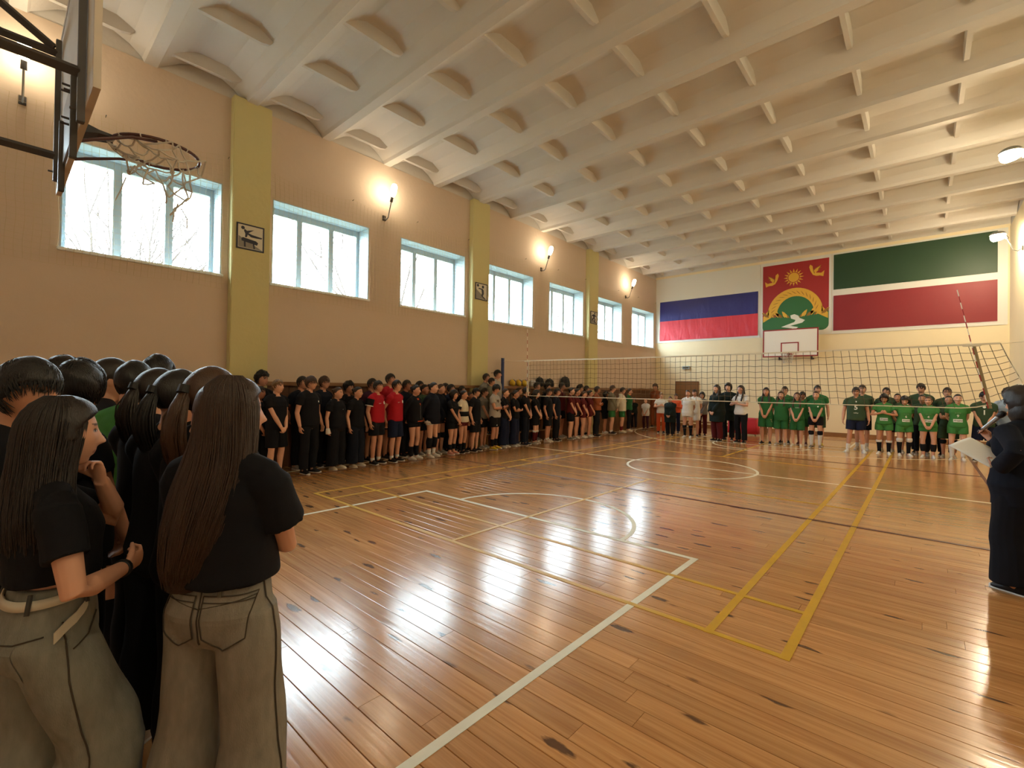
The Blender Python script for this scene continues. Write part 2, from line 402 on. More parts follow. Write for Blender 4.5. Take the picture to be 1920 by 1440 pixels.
def torso_rings(g, inf=0.0, z0=0.84, z1=1.46, boxy=0.0):
    s, f, st = g.s, g.sex == 'f', g.stout
    T = [(0.80, .100, .080, -.012), (.84, .150, .104, -.014), (.92, .168, .116, -.016), (1.0, .158, .106, -.006), (1.08, .145, .095, .0), (1.18, .152, .102, .002), (1.28, .167, .114, .0), (1.36, .166, .108, -.010), (1.42, .140, .082, -.020), (1.465, .078, .060, -.022)]
    if f: T = [(0.80, .100, .080, -.012), (.84, .155, .106, -.016), (.92, .176, .122, -.018), (1.0, .160, .106, -.006), (1.09, .132, .087, .002), (1.18, .136, .095, .004), (1.27, .150, .118, .012), (1.35, .150, .104, -.004), (1.42, .126, .078, -.020), (1.465, .070, .055, -.022)]
    Z = np.array([t[0] for t in T]); A = np.array(T); out = []
    zs = sorted(set([z0, z1] + [z for z in Z if z0 < z < z1]))
    for z in zs:
        rx, ry, cy = [float(np.interp(z, Z, A[:, k])) for k in (1, 2, 3)]
        if st != 1: rx *= st; ry *= st ** 1.3
        i = inf
        if boxy and z < 1.28:
            t = (1.28 - z) / 0.3; bx = (0.167 if not f else .156) * max(st, 1); rx = rx * (1 - boxy) + max(rx, bx) * boxy; ry = ry * (1 - boxy) + max(ry, .112) * boxy; cy = cy * (1 - boxy)
            i = inf + 0.012 * min(t, 1)
        if z > 1.38: i = inf * 0.7
        c = g.bend((0, cy * s, z * s)); out.append(ell(c, rx * s + i, ry * s + i, 26, 2.5, -math.sin(g.lean) if g.lean else 0))
    return out

def leg_pts(g, sd, extra=0.0):
    h, k, a = g.hip[sd], g.knee[sd], g.ank[sd]; s = g.s; st = g.stout ** 0.8; fw = np.array([0, -0.014, 0])
    pts = [h + [0, 0, .02], h * .72 + k * .28, h * .38 + k * .62, k, k * .68 + a * .32 + fw, k * .40 + a * .60 + fw * .6, a, a + [0, 0.012, -.035]]
    rr = [.092 * st, .084 * st, .068 * st, .054, .057, .046, .037, .040]
    return pts, [r * s + extra for r in rr]
def arm_pts(g, sd):
    S, E_, W = g.S[sd], g.E[sd], g.W[sd]; s = g.s * (1 if g.sex == 'm' else .90) * (0.6 + .4 * g.stout)
    return [S, S * .55 + E_ * .45, E_, E_ * .70 + W * .30, W], [.056 * s, .048 * s, .040 * s, .042 * s, .0285 * s]

def body_mesh(g):
    mb = MB(); s = g.s
    mb.loft(torso_rings(g, 0.0, 0.80, 1.465))
    mb.tube([g.neck0 - [0, 0, .03], g.neck0 + [0, .003, .03], g.neck1], [.068 * s, .056 * s if g.sex == 'm' else .048, .055 * s if g.sex == 'm' else .047], 14)
    trap = g.bend((0, -0.03, 1.435 * s))
    for sd in (1, -1):
        mb.tube([trap + [0, 0, .03], g.S[sd] + [0, 0, .010]], [.054 * s, .044 * s], 12)
        mb.ball(g.S[sd] + [-sd * .008, 0, -.008], .060 * s * (1 if g.sex == 'm' else .88))
        pts, rr = arm_pts(g, sd); mb.tube(pts, rr, 12)
        d = g.W[sd] - g.E[sd]; hand(mb, g.W[sd], g.hd[sd], g.hn[sd], sd, g.curl[sd], .95 * s if g.sex == 'm' else .92 * s)
        pts, rr = leg_pts(g, sd); mb.tube(pts, rr, 14)
    D, F = sphere_dirs(56, 44); Pn = head_shape(D, True, 1.0 if g.sex == 'f' else 0.0)
    hs = g.hs
    mb.add((Pn * hs) @ g.hr.T + g.hc, F)
    for sd in (1, -1):                                   # ears
        rings = []
        for q, a, b in ((0.0, .012, .020), (.012, .020, .031), (.018, .017, .028), (.021, .008, .016)):
            rings.append([g.hc + g.hr @ (np.array([sd * (.066 + q * .7), -.010 - q * .8 + a * math.cos(t), -.004 + b * math.sin(t)]) * hs) for t in np.linspace(0, 2 * PI, 12, endpoint=False)])
        mb.loft(rings)
    me, V = remesh(mb, g.voxel, 2)
    loc = ((V - g.hc) @ g.hr) / hs; x, y, z = np.abs(loc[:, 0]), loc[:, 1], loc[:, 2]
    C = np.zeros((len(V), 4)); fr = (y > 0.04) & (np.abs(loc[:, 2]) < .12) & (x < .08)
    def paint(mask, col, a):
        m = mask & fr; C[m, :3] = col; C[m, 3] = a
    q = max(1.0, g.voxel / .0055)
    paint(((x - .0) / .026) ** 2 + ((z + .0592) / (.0085 * q ** .3)) ** 2 < 1, (.30, .10, .085), .6)
    paint(((x - .030) / .019) ** 2 + ((z - .0385 - .05 * (.03 - np.abs(x - .03)) * 0) / (.0042 * q)) ** 2 < 1, (.035, .022, .015), .85)
    paint(((x - .031) / .0155) ** 2 + ((z - .016) / (.0066 * q ** .5)) ** 2 < 1, (.03, .02, .018), .9)
    paint(((x - .031) / .0125) ** 2 + ((z - .0155) / (.0042 * q ** .5)) ** 2 < 1, (.55, .52, .50), 1.0)
    paint(((x - .031) / .0056) ** 2 + ((z - .0155) / (.0052 * q ** .5)) ** 2 < 1, (.02, .012, .008), 1.0)
    at_ = me.attributes.new('face', 'FLOAT_COLOR', 'POINT'); at_.data.foreach_set('color', C.ravel())
    me.materials.clear(); me.materials.append(M_SKIN)
    g.V = V
    return me

def sub_path(pts, rr, t0, t1, n=8):
    """piece of a polyline (t in 0..1 by length) with interpolated radii"""
    pts = np.array(pts); d = np.r_[0, np.cumsum(np.linalg.norm(np.diff(pts, axis=0), axis=1))]; d /= d[-1]
    ts = np.linspace(t0, t1, n); return [np.array([np.interp(t, d, pts[:, k]) for k in range(3)]) for t in ts], [float(np.interp(t, d, rr)) for t in ts]

def shirt_mesh(g, sleeve=0.26, hem=0.86, inf=0.016, boxy=0.7, voxel=0.010, wr=0.006, flare=0.010, seed=1, zmax=1.452, hood=False, collar=False):
    """sleeve: share of the arm that is covered (1 = to the wrist)"""
    mb = MB(); s = g.s
    mb.loft(torso_rings(g, inf, hem, zmax, boxy))
    trap = g.bend((0, -0.03, 1.432 * s))
    for sd in (1, -1):
        mb.tube([trap + [0, 0, .026], g.S[sd] + [0, 0, .008]], [.066 * s, .059 * s], 12)
        mb.ball(g.S[sd] + [-sd * .010, 0, -.010], .060 * s * (1 if g.sex == 'm' else .88) + max(inf * .7, .013))
        pts, rr = arm_pts(g, sd); n = 8
        p, r = sub_path(pts, rr, 0.0, sleeve, n)
        mb.tube(p, [q + inf * (.75 if sleeve > .6 else .9) + flare * (i / (n - 1)) * (1 if sleeve < .6 else .3) for i, q in enumerate(r)], 14)
    if collar: mb.tube([g.neck0 + [0, 0, -.02], g.neck0 + [0, .004, .045]], [.085 * s, .071 * s], 16)
    if hood: mb.tube([trap + [-.10, -.02, .0], trap + [-.05, -.06, .03], trap + [.05, -.06, .03], trap + [.10, -.02, .0]], [.035, .05, .05, .035], 10)
    me, V = remesh(mb, voxel, 2)
    wrinkle(me, V, wr, seed, (10, 10, 7))
    me.materials.clear(); me.materials.append(M_CLOTH); return me

def bottoms_mesh(g, hem=0.45, inf=0.014, flare=0.02, top=1.03, voxel=0.010, wr=0.006, seed=2, mat=None, low=.80):
    """hem: share of the leg length covered (1 = to the ankle)"""
    mb = MB(); mb.loft(torso_rings(g, inf, low, top))
    for sd in (1, -1):
        pts, rr = leg_pts(g, sd); pts = pts[:7]; rr = rr[:7]; n = 10
        p, r = sub_path(pts, rr, 0.0, hem, n); lo = np.interp(np.arange(n), [0, n - 1], [0, 1])
        r2 = [max(q + inf, 0) + flare * t ** 0.9 for q, t in zip(r, lo)]
        if hem > .8:                                   # trousers: the cloth hangs from the thigh, no calf shape
            r2 = [max(a, (r[2] + inf) * (1 - .33 * t) + flare * t) for a, t in zip(r2, lo)]
        mb.tube(p, r2, 16)
    me, V = remesh(mb, voxel, 2)
    wrinkle(me, V, wr, seed, (9, 9, 5), np.clip((1.0 * g.s - V[:, 2]) / .15, 0, 1))
    me.materials.clear(); me.materials.append(mat or M_CLOTH); return me

def tube_part(g, sd, t0, t1, extra, mat, kind='leg', n=7, bulge=0.0):
    pts, rr = (leg_pts(g, sd) if kind == 'leg' else arm_pts(g, sd)); p, r = sub_path(pts, rr, t0, t1, n)
    mb = MB(); mb.tube(p, [q + extra + bulge * math.sin(PI * i / (n - 1)) for i, q in enumerate(r)], 14)
    return mb.mesh('m', [mat], True)

def shoe_meshes(g, sd):
    """upper and sole along the foot, local to the person"""
    a = g.ank[sd]; s = g.s * (1.0 if g.sex == 'm' else .95); d = np.array([g.toe[sd][0], g.toe[sd][1], 0.0]); d /= np.linalg.norm(d); t = np.array([d[1], -d[0], 0])
    z0 = max(a[2] - 0.085 * g.s, 0); o = np.array([a[0], a[1], z0]); ys = [-.078, -.066, -.03, .01, .05, .09, .13, .160, .176]
    hw = [.018, .033, .037, .036, .038, .044, .045, .034, .012]; ht = [.072, .098, .108, .110, .090, .066, .050, .042, .026]
    def loft(scale, zb, zf):
        rings = []
        for y, w, h in zip(ys, hw, ht):
            ring = []
            for j in range(12):
                q = 2 * PI * j / 12; cx, cz = math.cos(q), math.sin(q); zz = zb if cz < -.2 else zb + (zf(h) - zb) * max(cz, 0) ** .8
                ring.append(o + d * y * s * scale + t * w * s * scale * math.copysign(abs(cx) ** .75, cx) * (1 - .25 * max(cz, 0)) + np.array([0, 0, zz * s]))
            rings.append(ring)
        mb = MB(); mb.loft(rings); return mb
    up = loft(1.0, .012, lambda h: h).mesh('shoe', [M_SHOE], True); so = loft(1.05, 0.0, lambda h: .026).mesh('sole', [M_SOLE], False)
    return up, so

def hair_cap(g, style='short', seed=0, T=None):
    nu, nv = 44, 34; D, F = sphere_dirs(nu, nv); P0 = head_shape(D, False, 1.0 if g.sex == 'f' else 0.0)
    ys = np.array([-.11, -.05, -.022, .000, .018, .035, .060, .085]); 
    hl = {'short': [-.060, -.055, -.030, -.005, .012, .045, .058, .066], 'fringe': [-.070, -.065, -.050, -.020, .005, .030, .036, .038],
          'curly': [-.068, -.060, -.045, -.01, .02, .045, .052, .055], 'pulled': [-.060, -.050, -.030, .008, .030, .052, .066, .074],
          'long': [-.110, -.110, -.090, -.060, -.030, .030, .055, .070], 'bob': [-.110, -.110, -.105, -.09, -.06, .0, .040, .055]}[style]
    t = T if T is not None else {'short': .012, 'fringe': .021, 'curly': .036, 'pulled': .009, 'long': .016, 'bob': .030}[style]
    m = sstep(-.008, .010, P0[:, 2] - np.interp(P0[:, 1], ys, hl))
    r = np.random.RandomState(seed); nz = np.zeros(len(D))
    for k in range(6):
        w = r.normal(size=3) * (5 + 3 * k); nz += np.sin(D @ w + r.rand() * 6) / (1 + .5 * k)
    amp = {'curly': .22, 'short': .12, 'fringe': .12}.get(style, .05)
    th = t * (1 + amp * nz) * (1 + .45 * np.clip(P0[:, 2] / .118, 0, 1) * (1 if style in ('short', 'fringe', 'curly') else .2))
    dz_ = P0[:, 2] - np.interp(P0[:, 1], ys, hl); th = th * (.30 + .70 * np.where(P0[:, 1] < .03, sstep(0, .075, dz_), 1.0)) if style not in ('bob', 'long') else th
    nrm = D / np.linalg.norm(D, axis=1)[:, None]
    P = P0 + nrm * (m * th - (1 - m) * .016)[:, None]
    return ((P * g.hs) @ g.hr.T + g.hc), F
def hair_tufts(mb, g, style, seed, n, r):
    rs = random.Random(seed); f = g.sex == 'f'; ys = [-.11, -.05, -.022, .000, .018, .035, .060, .085]
    hl = {'short': [-.060, -.055, -.030, -.005, .012, .045, .058, .066], 'fringe': [-.070, -.065, -.050, -.020, .005, .030, .036, .038], 'curly': [-.068, -.060, -.045, -.01, .02, .045, .052, .055]}[style]
    T = {'short': .011, 'fringe': .018, 'curly': .034}[style]; crown = np.array([rs.uniform(-.15, .15), -.42, .90]); crown /= np.linalg.norm(crown)
    dirs = []
    while len(dirs) < n:
        d = np.array([rs.gauss(0, 1), rs.gauss(0, 1), rs.gauss(.35, 1)]); d /= np.linalg.norm(d); p = head_shape(d[None], False, 1.0 if f else 0.0)[0]
        if p[2] > np.interp(p[1], ys, hl) + .004: dirs.append(d)
    K = 6; D = np.array(dirs); L = np.array([rs.uniform(.35, .75) for _ in dirs]) * (1.0 if style != 'curly' else .5); W = np.array([[rs.gauss(0, .16 if style != 'curly' else .8) for _ in range(3)] for _ in dirs]); out = []
    for k in range(K):
        t = k / (K - 1); tang = D - crown; tang -= D * (tang * D).sum(1)[:, None]; tang /= np.linalg.norm(tang, axis=1)[:, None] + 1e-6
        Q = D + (tang + W) * (L * t)[:, None]; Q /= np.linalg.norm(Q, axis=1)[:, None]; P = head_shape(Q, False, 1.0 if f else 0.0); h = T * (.55 + .55 * np.clip(P[:, 2] / .118, 0, 1)) * (1.0 - .35 * t)
        if style == 'curly': h = h * (1 + .5 * np.sin(9 * t + W[:, 0] * 20))
        out.append(((P + Q * h[:, None]) * g.hs) @ g.hr.T + g.hc)
    for i in range(n): mb.tube([o[i] for o in out], [r, r * 1.2, r * 1.1, r, r * .8, r * .3], 4, False)
def hair_mesh(g, style, extra=None, seed=0, fine=False):
    P, F = hair_cap(g, style, seed, {'short': .009, 'fringe': .013, 'curly': .026}.get(style)); mb = MB(); mb.add(P, F)
    if style in ('short', 'fringe', 'curly'): hair_tufts(mb, g, style, seed, 900 if fine else 170, .0020 if fine else .0042)
    X = lambda p: g.hc + g.hr @ (np.asarray(p, float) * g.hs)
    if extra == 'bun':
        mb.ball(X((0, -.105, .055)), (.034, .032, .034), 14, 10)
    if extra == 'ponytail':
        b = X((0, -.100, .040)); mb.ball(b, .021, 10, 8); q = X((0, -.14, .03))
        mb.tube([b, q, q + np.array([0, -.02, -.08]), q + np.array([0, .005, -.20]), q + np.array([0, .02, -.33]), q + np.array([0, .02, -.40])], [.018, .026, .034, .034, .024, .006], 12)
    if extra in ('long', 'longer'):
        L = .30 if extra == 'long' else .40; rings = []
        for k, (dz, rx, ry, cy) in enumerate(((.03, .076, .060, -.045), (-.05, .086, .058, -.050), (-.12, .092, .048, -.062), (-.18, .104, .040, -.080), (-.27, .112, .032, -.105), (-L + .02, .100, .024, -.112), (-L - .04, .060, .012, -.110))):
            rings.append(ell(g.hc + np.array([0, cy, dz]), rx, ry, 20, 2.2))
        mb.loft(rings)
        for sd in (1, -1):
            c = g.hc
            mb.tube([c + [sd * .070, .0, .02], c + [sd * .080, .012, -.06], c + [sd * .088, .03, -.14], c + [sd * .095, .068, -.22], c + [sd * .090, .095, -.31], c + [sd * .085, .10, -.36]], [.014, .022, .026, .026, .022, .006], 10)
    me = mb.mesh('hair', [M_HAIR], True); return me

# ------------------------------------------------------------------ prints on cloth
def bvh_of(me):
    V = [v.co.copy() for v in me.vertices]; return BVHTree.FromPolygons(V, [tuple(p.vertices) for p in me.polygons])
def text_2d(txt, size, bold=0.0, shear=0.0):
    cu = bpy.data.curves.new('t', 'FONT'); cu.body = txt; cu.size = size; cu.align_x = 'CENTER'; cu.align_y = 'CENTER'; cu.offset = bold; cu.shear = shear; cu.resolution_u = 3
    ob = bpy.data.objects.new('t', cu); COL.objects.link(ob); dg = bpy.context.evaluated_depsgraph_get()
    me = bpy.data.meshes.new_from_object(ob.evaluated_get(dg)); vs = [(v.co.x, v.co.y) for v in me.vertices]; fs = [tuple(p.vertices) for p in me.polygons]
    bpy.data.objects.remove(ob); bpy.data.curves.remove(cu); bpy.data.meshes.remove(me); return vs, fs
def rect_2d(w, h, nx=6, nz=3):
    vs = [(-w / 2 + w * i / nx, -h / 2 + h * j / nz) for j in range(nz + 1) for i in range(nx + 1)]
    fs = [(j * (nx + 1) + i, j * (nx + 1) + i + 1, (j + 1) * (nx + 1) + i + 1, (j + 1) * (nx + 1) + i) for j in range(nz) for i in range(nx)]
    return vs, fs
def disc_2d(r, n=16):
    return [(r * math.cos(2 * PI * i / n), r * math.sin(2 * PI * i / n)) for i in range(n)], [tuple(range(n))]
def decal(bvh, shape, cx, cz, front=True, off=0.004, mat=None, name='print'):
    vs, fs = shape; out = []; sg = 1 if front else -1
    for x, z in vs:
        px = cx - sg * x * 1.0 if front else cx + x
        h = bvh.ray_cast(Vector((px, sg * 0.8, cz + z)), Vector((0, -sg, 0)), 1.4)
        y = h[0].y if h[0] is not None else sg * 0.12
        out.append((px, y + sg * off, cz + z))
    me = bpy.data.meshes.new(name); me.from_pydata(out, [], fs); me.materials.append(mat); me.update(); return me
def seam(bvh, pts, r, n_sub=8, front=True, off=.002, mat=None, name='seam'):
    """thin raised line along points given as (x,z) on the front/back or 3-D points projected to the nearest cloth"""
    P = []
    for a, b in zip(pts[:-1], pts[1:]):
        for k in range(n_sub): t = k / n_sub; P.append([a[i] * (1 - t) + b[i] * t for i in range(len(a))])
    P.append(list(pts[-1])); out = []; sg = 1 if front else -1
    for q in P:
        if len(q) == 2:
            h = bvh.ray_cast(Vector((q[0], sg * .8, q[1])), Vector((0, -sg, 0)), 1.4)
            if h[0] is None: continue
            out.append(np.array(h[0]) + np.array(h[1]) * off)
        else:
            h = bvh.find_nearest(Vector(q)); out.append(np.array(h[0]) + np.array(h[1]) * off)
    mb = MB(); mb.tube(out, r, 5); return mb.mesh(name, [mat], True)
# ------------------------------------------------------------------ setting: materials
def wall_mat(name, col, stain=.06):
    m, nt, b = nmat(name); b.inputs['Roughness'].default_value = .75; b.inputs['Specular IOR Level'].default_value = .25
    g = N(nt, 'ShaderNodeNewGeometry'); n1 = N(nt, 'ShaderNodeTexNoise', Scale=.9, Detail=5.0, Roughness=.65); nt.links.new(g.outputs['Position'], n1.inputs['Vector'])
    mr = N(nt, 'ShaderNodeMapRange'); mr.inputs['To Min'].default_value = 1 - stain; mr.inputs['To Max'].default_value = 1 + stain
    mx = N(nt, 'ShaderNodeMix', data_type='RGBA', blend_type='MULTIPLY'); mx.inputs[0].default_value = 1; mx.inputs[6].default_value = col
    nt.links.new(n1.outputs['Fac'], mr.inputs['Value']); nt.links.new(mr.outputs[0], mx.inputs[7]); nt.links.new(mx.outputs[2], b.inputs['Base Color'])
    n2 = N(nt, 'ShaderNodeTexNoise', Scale=14.0, Detail=6.0); nt.links.new(g.outputs['Position'], n2.inputs['Vector'])
    bp = N(nt, 'ShaderNodeBump', Strength=.18, Distance=.02); nt.links.new(n2.outputs['Fac'], bp.inputs['Height']); nt.links.new(bp.outputs[0], b.inputs['Normal'])
    return m
M_PEACH = wall_mat('peach_paint', lin(206, 186, 166))
M_CREAM = wall_mat('cream_paint', lin(238, 222, 186))
M_PILLAR = wall_mat('yellow_paint', lin(204, 194, 142))
M_CEIL = wall_mat('white_ceiling_paint', lin(208, 203, 196), .05)
M_WHITE = simple('white_gloss_paint', lin(232, 238, 238), .45, noise=.03, scale=3)
M_FRAME = simple('white_plastic', lin(158, 172, 176), .35); M_REV = simple('bluish_white_plaster', lin(176, 192, 200), .6)
M_WOOD_DARK = simple('brown_varnish', lin(104, 66, 36), .45, noise=.18, scale=6, bump=.1)
M_WOOD_RAIL = simple('tan_varnish', lin(140, 98, 58), .45, noise=.15, scale=6)
M_METAL_GREY = simple('grey_painted_steel', lin(72, 68, 66), .5, noise=.08)
M_STEEL = simple('galvanised_steel', lin(150, 150, 148), .4, .8)
M_BLUE = simple('blue_painted_steel', lin(45, 62, 110), .45)
M_CORD = simple('netting_cord', lin(196, 178, 140), .9)
M_BLACK = simple('black_rubber', lin(18, 18, 20), .6)

def floor_mat():
    m, nt, b = nmat('varnished_pine_planks'); L = nt.links
    g = N(nt, 'ShaderNodeNewGeometry'); oi = N(nt, 'ShaderNodeObjectInfo')
    add = N(nt, 'ShaderNodeMath', operation='ADD'); L.new(oi.outputs['Random'], add.inputs[0]); L.new(g.outputs['Random Per Island'], add.inputs[1])
    fr = N(nt, 'ShaderNodeMath', operation='FRACT'); L.new(add.outputs[0], fr.inputs[0])
    off = N(nt, 'ShaderNodeVectorMath', operation='SCALE'); cx = N(nt, 'ShaderNodeCombineXYZ'); L.new(fr.outputs[0], cx.inputs[0]); L.new(fr.outputs[0], cx.inputs[2]); L.new(cx.outputs[0], off.inputs[0]); off.inputs[3].default_value = 53.0
    pos = N(nt, 'ShaderNodeVectorMath', operation='ADD'); L.new(g.outputs['Position'], pos.inputs[0]); L.new(off.outputs[0], pos.inputs[1])
    def nz(scale, stretch, detail=5.0, dist=0.0):
        mp = N(nt, 'ShaderNodeMapping'); mp.inputs['Scale'].default_value = stretch; L.new(pos.outputs[0], mp.inputs['Vector'])
        n = N(nt, 'ShaderNodeTexNoise', Scale=scale, Detail=detail, Distortion=dist); L.new(mp.outputs[0], n.inputs['Vector']); return n
    grain = nz(1.0, (1.3, 34, 1), 7.0, .6); fine = nz(1.0, (4, 170, 1), 4.0)
    cr = N(nt, 'ShaderNodeValToRGB'); L.new(grain.outputs['Fac'], cr.inputs[0])
    e = cr.color_ramp.elements; e[0].position = .30; e[0].color = lin(174, 118, 68); e[1].position = .72; e[1].color = lin(206, 152, 94)
    # plank to plank tone
    tone = N(nt, 'ShaderNodeMapRange'); L.new(fr.outputs[0], tone.inputs['Value']); tone.inputs['To Min'].default_value = .86; tone.inputs['To Max'].default_value = 1.10
    mul = N(nt, 'ShaderNodeMix', data_type='RGBA', blend_type='MULTIPLY'); mul.inputs[0].default_value = 1; L.new(cr.outputs[0], mul.inputs[6]); L.new(tone.outputs[0], mul.inputs[7])
    f2 = N(nt, 'ShaderNodeMapRange'); L.new(fine.outputs['Fac'], f2.inputs['Value']); f2.inputs['To Min'].default_value = .85; f2.inputs['To Max'].default_value = 1.12
    mul2 = N(nt, 'ShaderNodeMix', data_type='RGBA', blend_type='MULTIPLY'); mul2.inputs[0].default_value = 1; L.new(mul.outputs[2], mul2.inputs[6]); L.new(f2.outputs[0], mul2.inputs[7])
    # dark knots and splits
    mp = N(nt, 'ShaderNodeMapping'); mp.inputs['Scale'].default_value = (1.5, 5.2, 1); L.new(pos.outputs[0], mp.inputs['Vector'])
    wob = N(nt, 'ShaderNodeTexNoise', Scale=6.0, Detail=3.0); L.new(mp.outputs[0], wob.inputs['Vector'])
    wv = N(nt, 'ShaderNodeVectorMath', operation='MULTIPLY_ADD'); L.new(wob.outputs['Color'], wv.inputs[0]); wv.inputs[1].default_value = (.22, .22, 0); L.new(mp.outputs[0], wv.inputs[2])
    vo = N(nt, 'ShaderNodeTexVoronoi', Scale=1.5); L.new(wv.outputs[0], vo.inputs['Vector'])
    sep = N(nt, 'ShaderNodeSeparateColor'); L.new(vo.outputs['Color'], sep.inputs[0])
    rad = N(nt, 'ShaderNodeMapRange'); L.new(sep.outputs[0], rad.inputs['Value']); rad.inputs['From Min'].default_value = .22; rad.inputs['To Min'].default_value = .02; rad.inputs['To Max'].default_value = .23
    sub = N(nt, 'ShaderNodeMath', operation='SUBTRACT'); L.new(rad.outputs[0], sub.inputs[0]); L.new(vo.outputs['Distance'], sub.inputs[1])
    kn = N(nt, 'ShaderNodeMapRange'); L.new(sub.outputs[0], kn.inputs['Value']); kn.inputs['From Min'].default_value = -.035; kn.inputs['From Max'].default_value = .03; kn.inputs['To Max'].default_value = .85
    mk = N(nt, 'ShaderNodeMix', data_type='RGBA'); L.new(kn.outputs[0], mk.inputs[0]); L.new(mul2.outputs[2], mk.inputs[6]); mk.inputs[7].default_value = lin(58, 30, 20)
    # big worn areas
    big = N(nt, 'ShaderNodeTexNoise', Scale=.55, Detail=4.0); L.new(g.outputs['Position'], big.inputs['Vector'])
    bm_ = N(nt, 'ShaderNodeMapRange'); L.new(big.outputs['Fac'], bm_.inputs['Value']); bm_.inputs['To Min'].default_value = .86; bm_.inputs['To Max'].default_value = 1.10
    mf = N(nt, 'ShaderNodeMix', data_type='RGBA', blend_type='MULTIPLY'); mf.inputs[0].default_value = 1; L.new(mk.outputs[2], mf.inputs[6]); L.new(bm_.outputs[0], mf.inputs[7])
    L.new(mf.outputs[2], b.inputs['Base Color'])
    ro = N(nt, 'ShaderNodeMapRange'); L.new(grain.outputs['Fac'], ro.inputs['Value']); ro.inputs['To Min'].default_value = .12; ro.inputs['To Max'].default_value = .24
    L.new(ro.outputs[0], b.inputs['Roughness']); b.inputs['Specular IOR Level'].default_value = .5; b.inputs['Coat Weight'].default_value = .42; b.inputs['Coat Roughness'].default_value = .19; b.inputs['Coat IOR'].default_value = 1.5
    wav = nz(1.0, (.9, 5, 1), 2.0); wb_ = N(nt, 'ShaderNodeMath', operation='MULTIPLY_ADD'); L.new(wav.outputs['Fac'], wb_.inputs[0]); wb_.inputs[1].default_value = 2.2; L.new(grain.outputs['Fac'], wb_.inputs[2])
    bp = N(nt, 'ShaderNodeBump', Strength=.34, Distance=.0024); L.new(wb_.outputs[0], bp.inputs['Height']); L.new(bp.outputs[0], b.inputs['Normal']); L.new(bp.outputs[0], b.inputs['Coat Normal'])
    return m
M_FLOOR = floor_mat()
def line_mat(name, col):
    m, nt, b = nmat(name); g = N(nt, 'ShaderNodeNewGeometry'); n1 = N(nt, 'ShaderNodeTexNoise', Scale=7.0, Detail=6.0); nt.links.new(g.outputs['Position'], n1.inputs['Vector'])
    mr = N(nt, 'ShaderNodeMapRange'); mr.inputs['To Min'].default_value = .8; mr.inputs['To Max'].default_value = 1.1
    mx = N(nt, 'ShaderNodeMix', data_type='RGBA', blend_type='MULTIPLY'); mx.inputs[0].default_value = 1; mx.inputs[6].default_value = col
    nt.links.new(n1.outputs['Fac'], mr.inputs['Value']); nt.links.new(mr.outputs[0], mx.inputs[7]); nt.links.new(mx.outputs[2], b.inputs['Base Color']); b.inputs['Roughness'].default_value = .38
    return m
M_LW = line_mat('white_line_paint', lin(226, 220, 196)); M_LY = line_mat('yellow_line_paint', lin(206, 158, 34)); M_LR = line_mat('dark_red_line_paint', lin(84, 34, 30))
M_LP = line_mat('purple_line_paint', lin(88, 48, 66))

# ------------------------------------------------------------------ floor
PW = 0.135
sub = MB(); sub.box(XL - .5, XR + .5, YB - .3, YE + .3, -.12, -.022)
floor = sub.build('floor', simple('dark_subfloor', lin(40, 24, 14), .9)); tag(floor, 'glossy varnished pine plank floor with painted court lines', None, None, 'structure')
def plank_mesh():
    mb = MB(); g_, c = .0011, .0022; L_ = .5
    lo = [(-L_, -PW / 2 + g_, -.022), (L_, -PW / 2 + g_, -.022), (L_, PW / 2 - g_, -.022), (-L_, PW / 2 - g_, -.022)]
    mi = [(x, y, -c) for x, y, z in lo]; hi = [(x, y - math.copysign(c, y), 0) for x, y, z in lo]
    vs = lo + mi + hi; fs = [(8, 9, 10, 11)]
    for i in range(4):
        j = (i + 1) % 4; fs += [(i, j, 4 + j, 4 + i), (4 + i, 4 + j, 8 + j, 8 + i)]
    mb.add(vs, fs); return mb
pm = plank_mesh(); pme = pm.mesh('plank', [M_FLOOR])
rows = int((YE - YB) / PW) + 1; rp = random.Random(11); boards = []
for i in range(rows):
    y = YB + PW * (i + .5); x = XL - rp.uniform(0, 3.5)
    while x < XR:
        L_ = rp.uniform(2.6, 4.6); a, b_ = max(x, XL), min(x + L_, XR)
        if b_ - a > .08:
            t = rp.gauss(0, .0010); q = np.clip((CAM[0] - 1.6 - a) / max(b_ - a, .01), 0, 1); px = a + (b_ - a) * q
            d = (px - CAM[0] + 1.6) ** 2 + (y - CAM[1] - 1.4) ** 2
            if y < -3.9: d += 60
            boards.append((d, a, b_, y, t))
        x += L_
boards.sort(key=lambda q: q[0])
rest = MB()
for k, (d, a, b_, y, t) in enumerate(boards):
    if k < 290:
        o = link_mesh('plank', pme, floor); o.location = ((a + b_) / 2, y, 0); o.scale = (b_ - a - .002, 1, 1); o.rotation_euler = (t, 0, 0)
    else:
        v0 = np.array(pm.v); v = v0 * [(b_ - a - .002), 1, 1]; v[:, 2] += v0[:, 1] * t; v += [(a + b_) / 2, y, 0]; rest.add(v, pm.f)
o = rest.build('distant_planks', M_FLOOR, floor); o['kind'] = 'stuff'

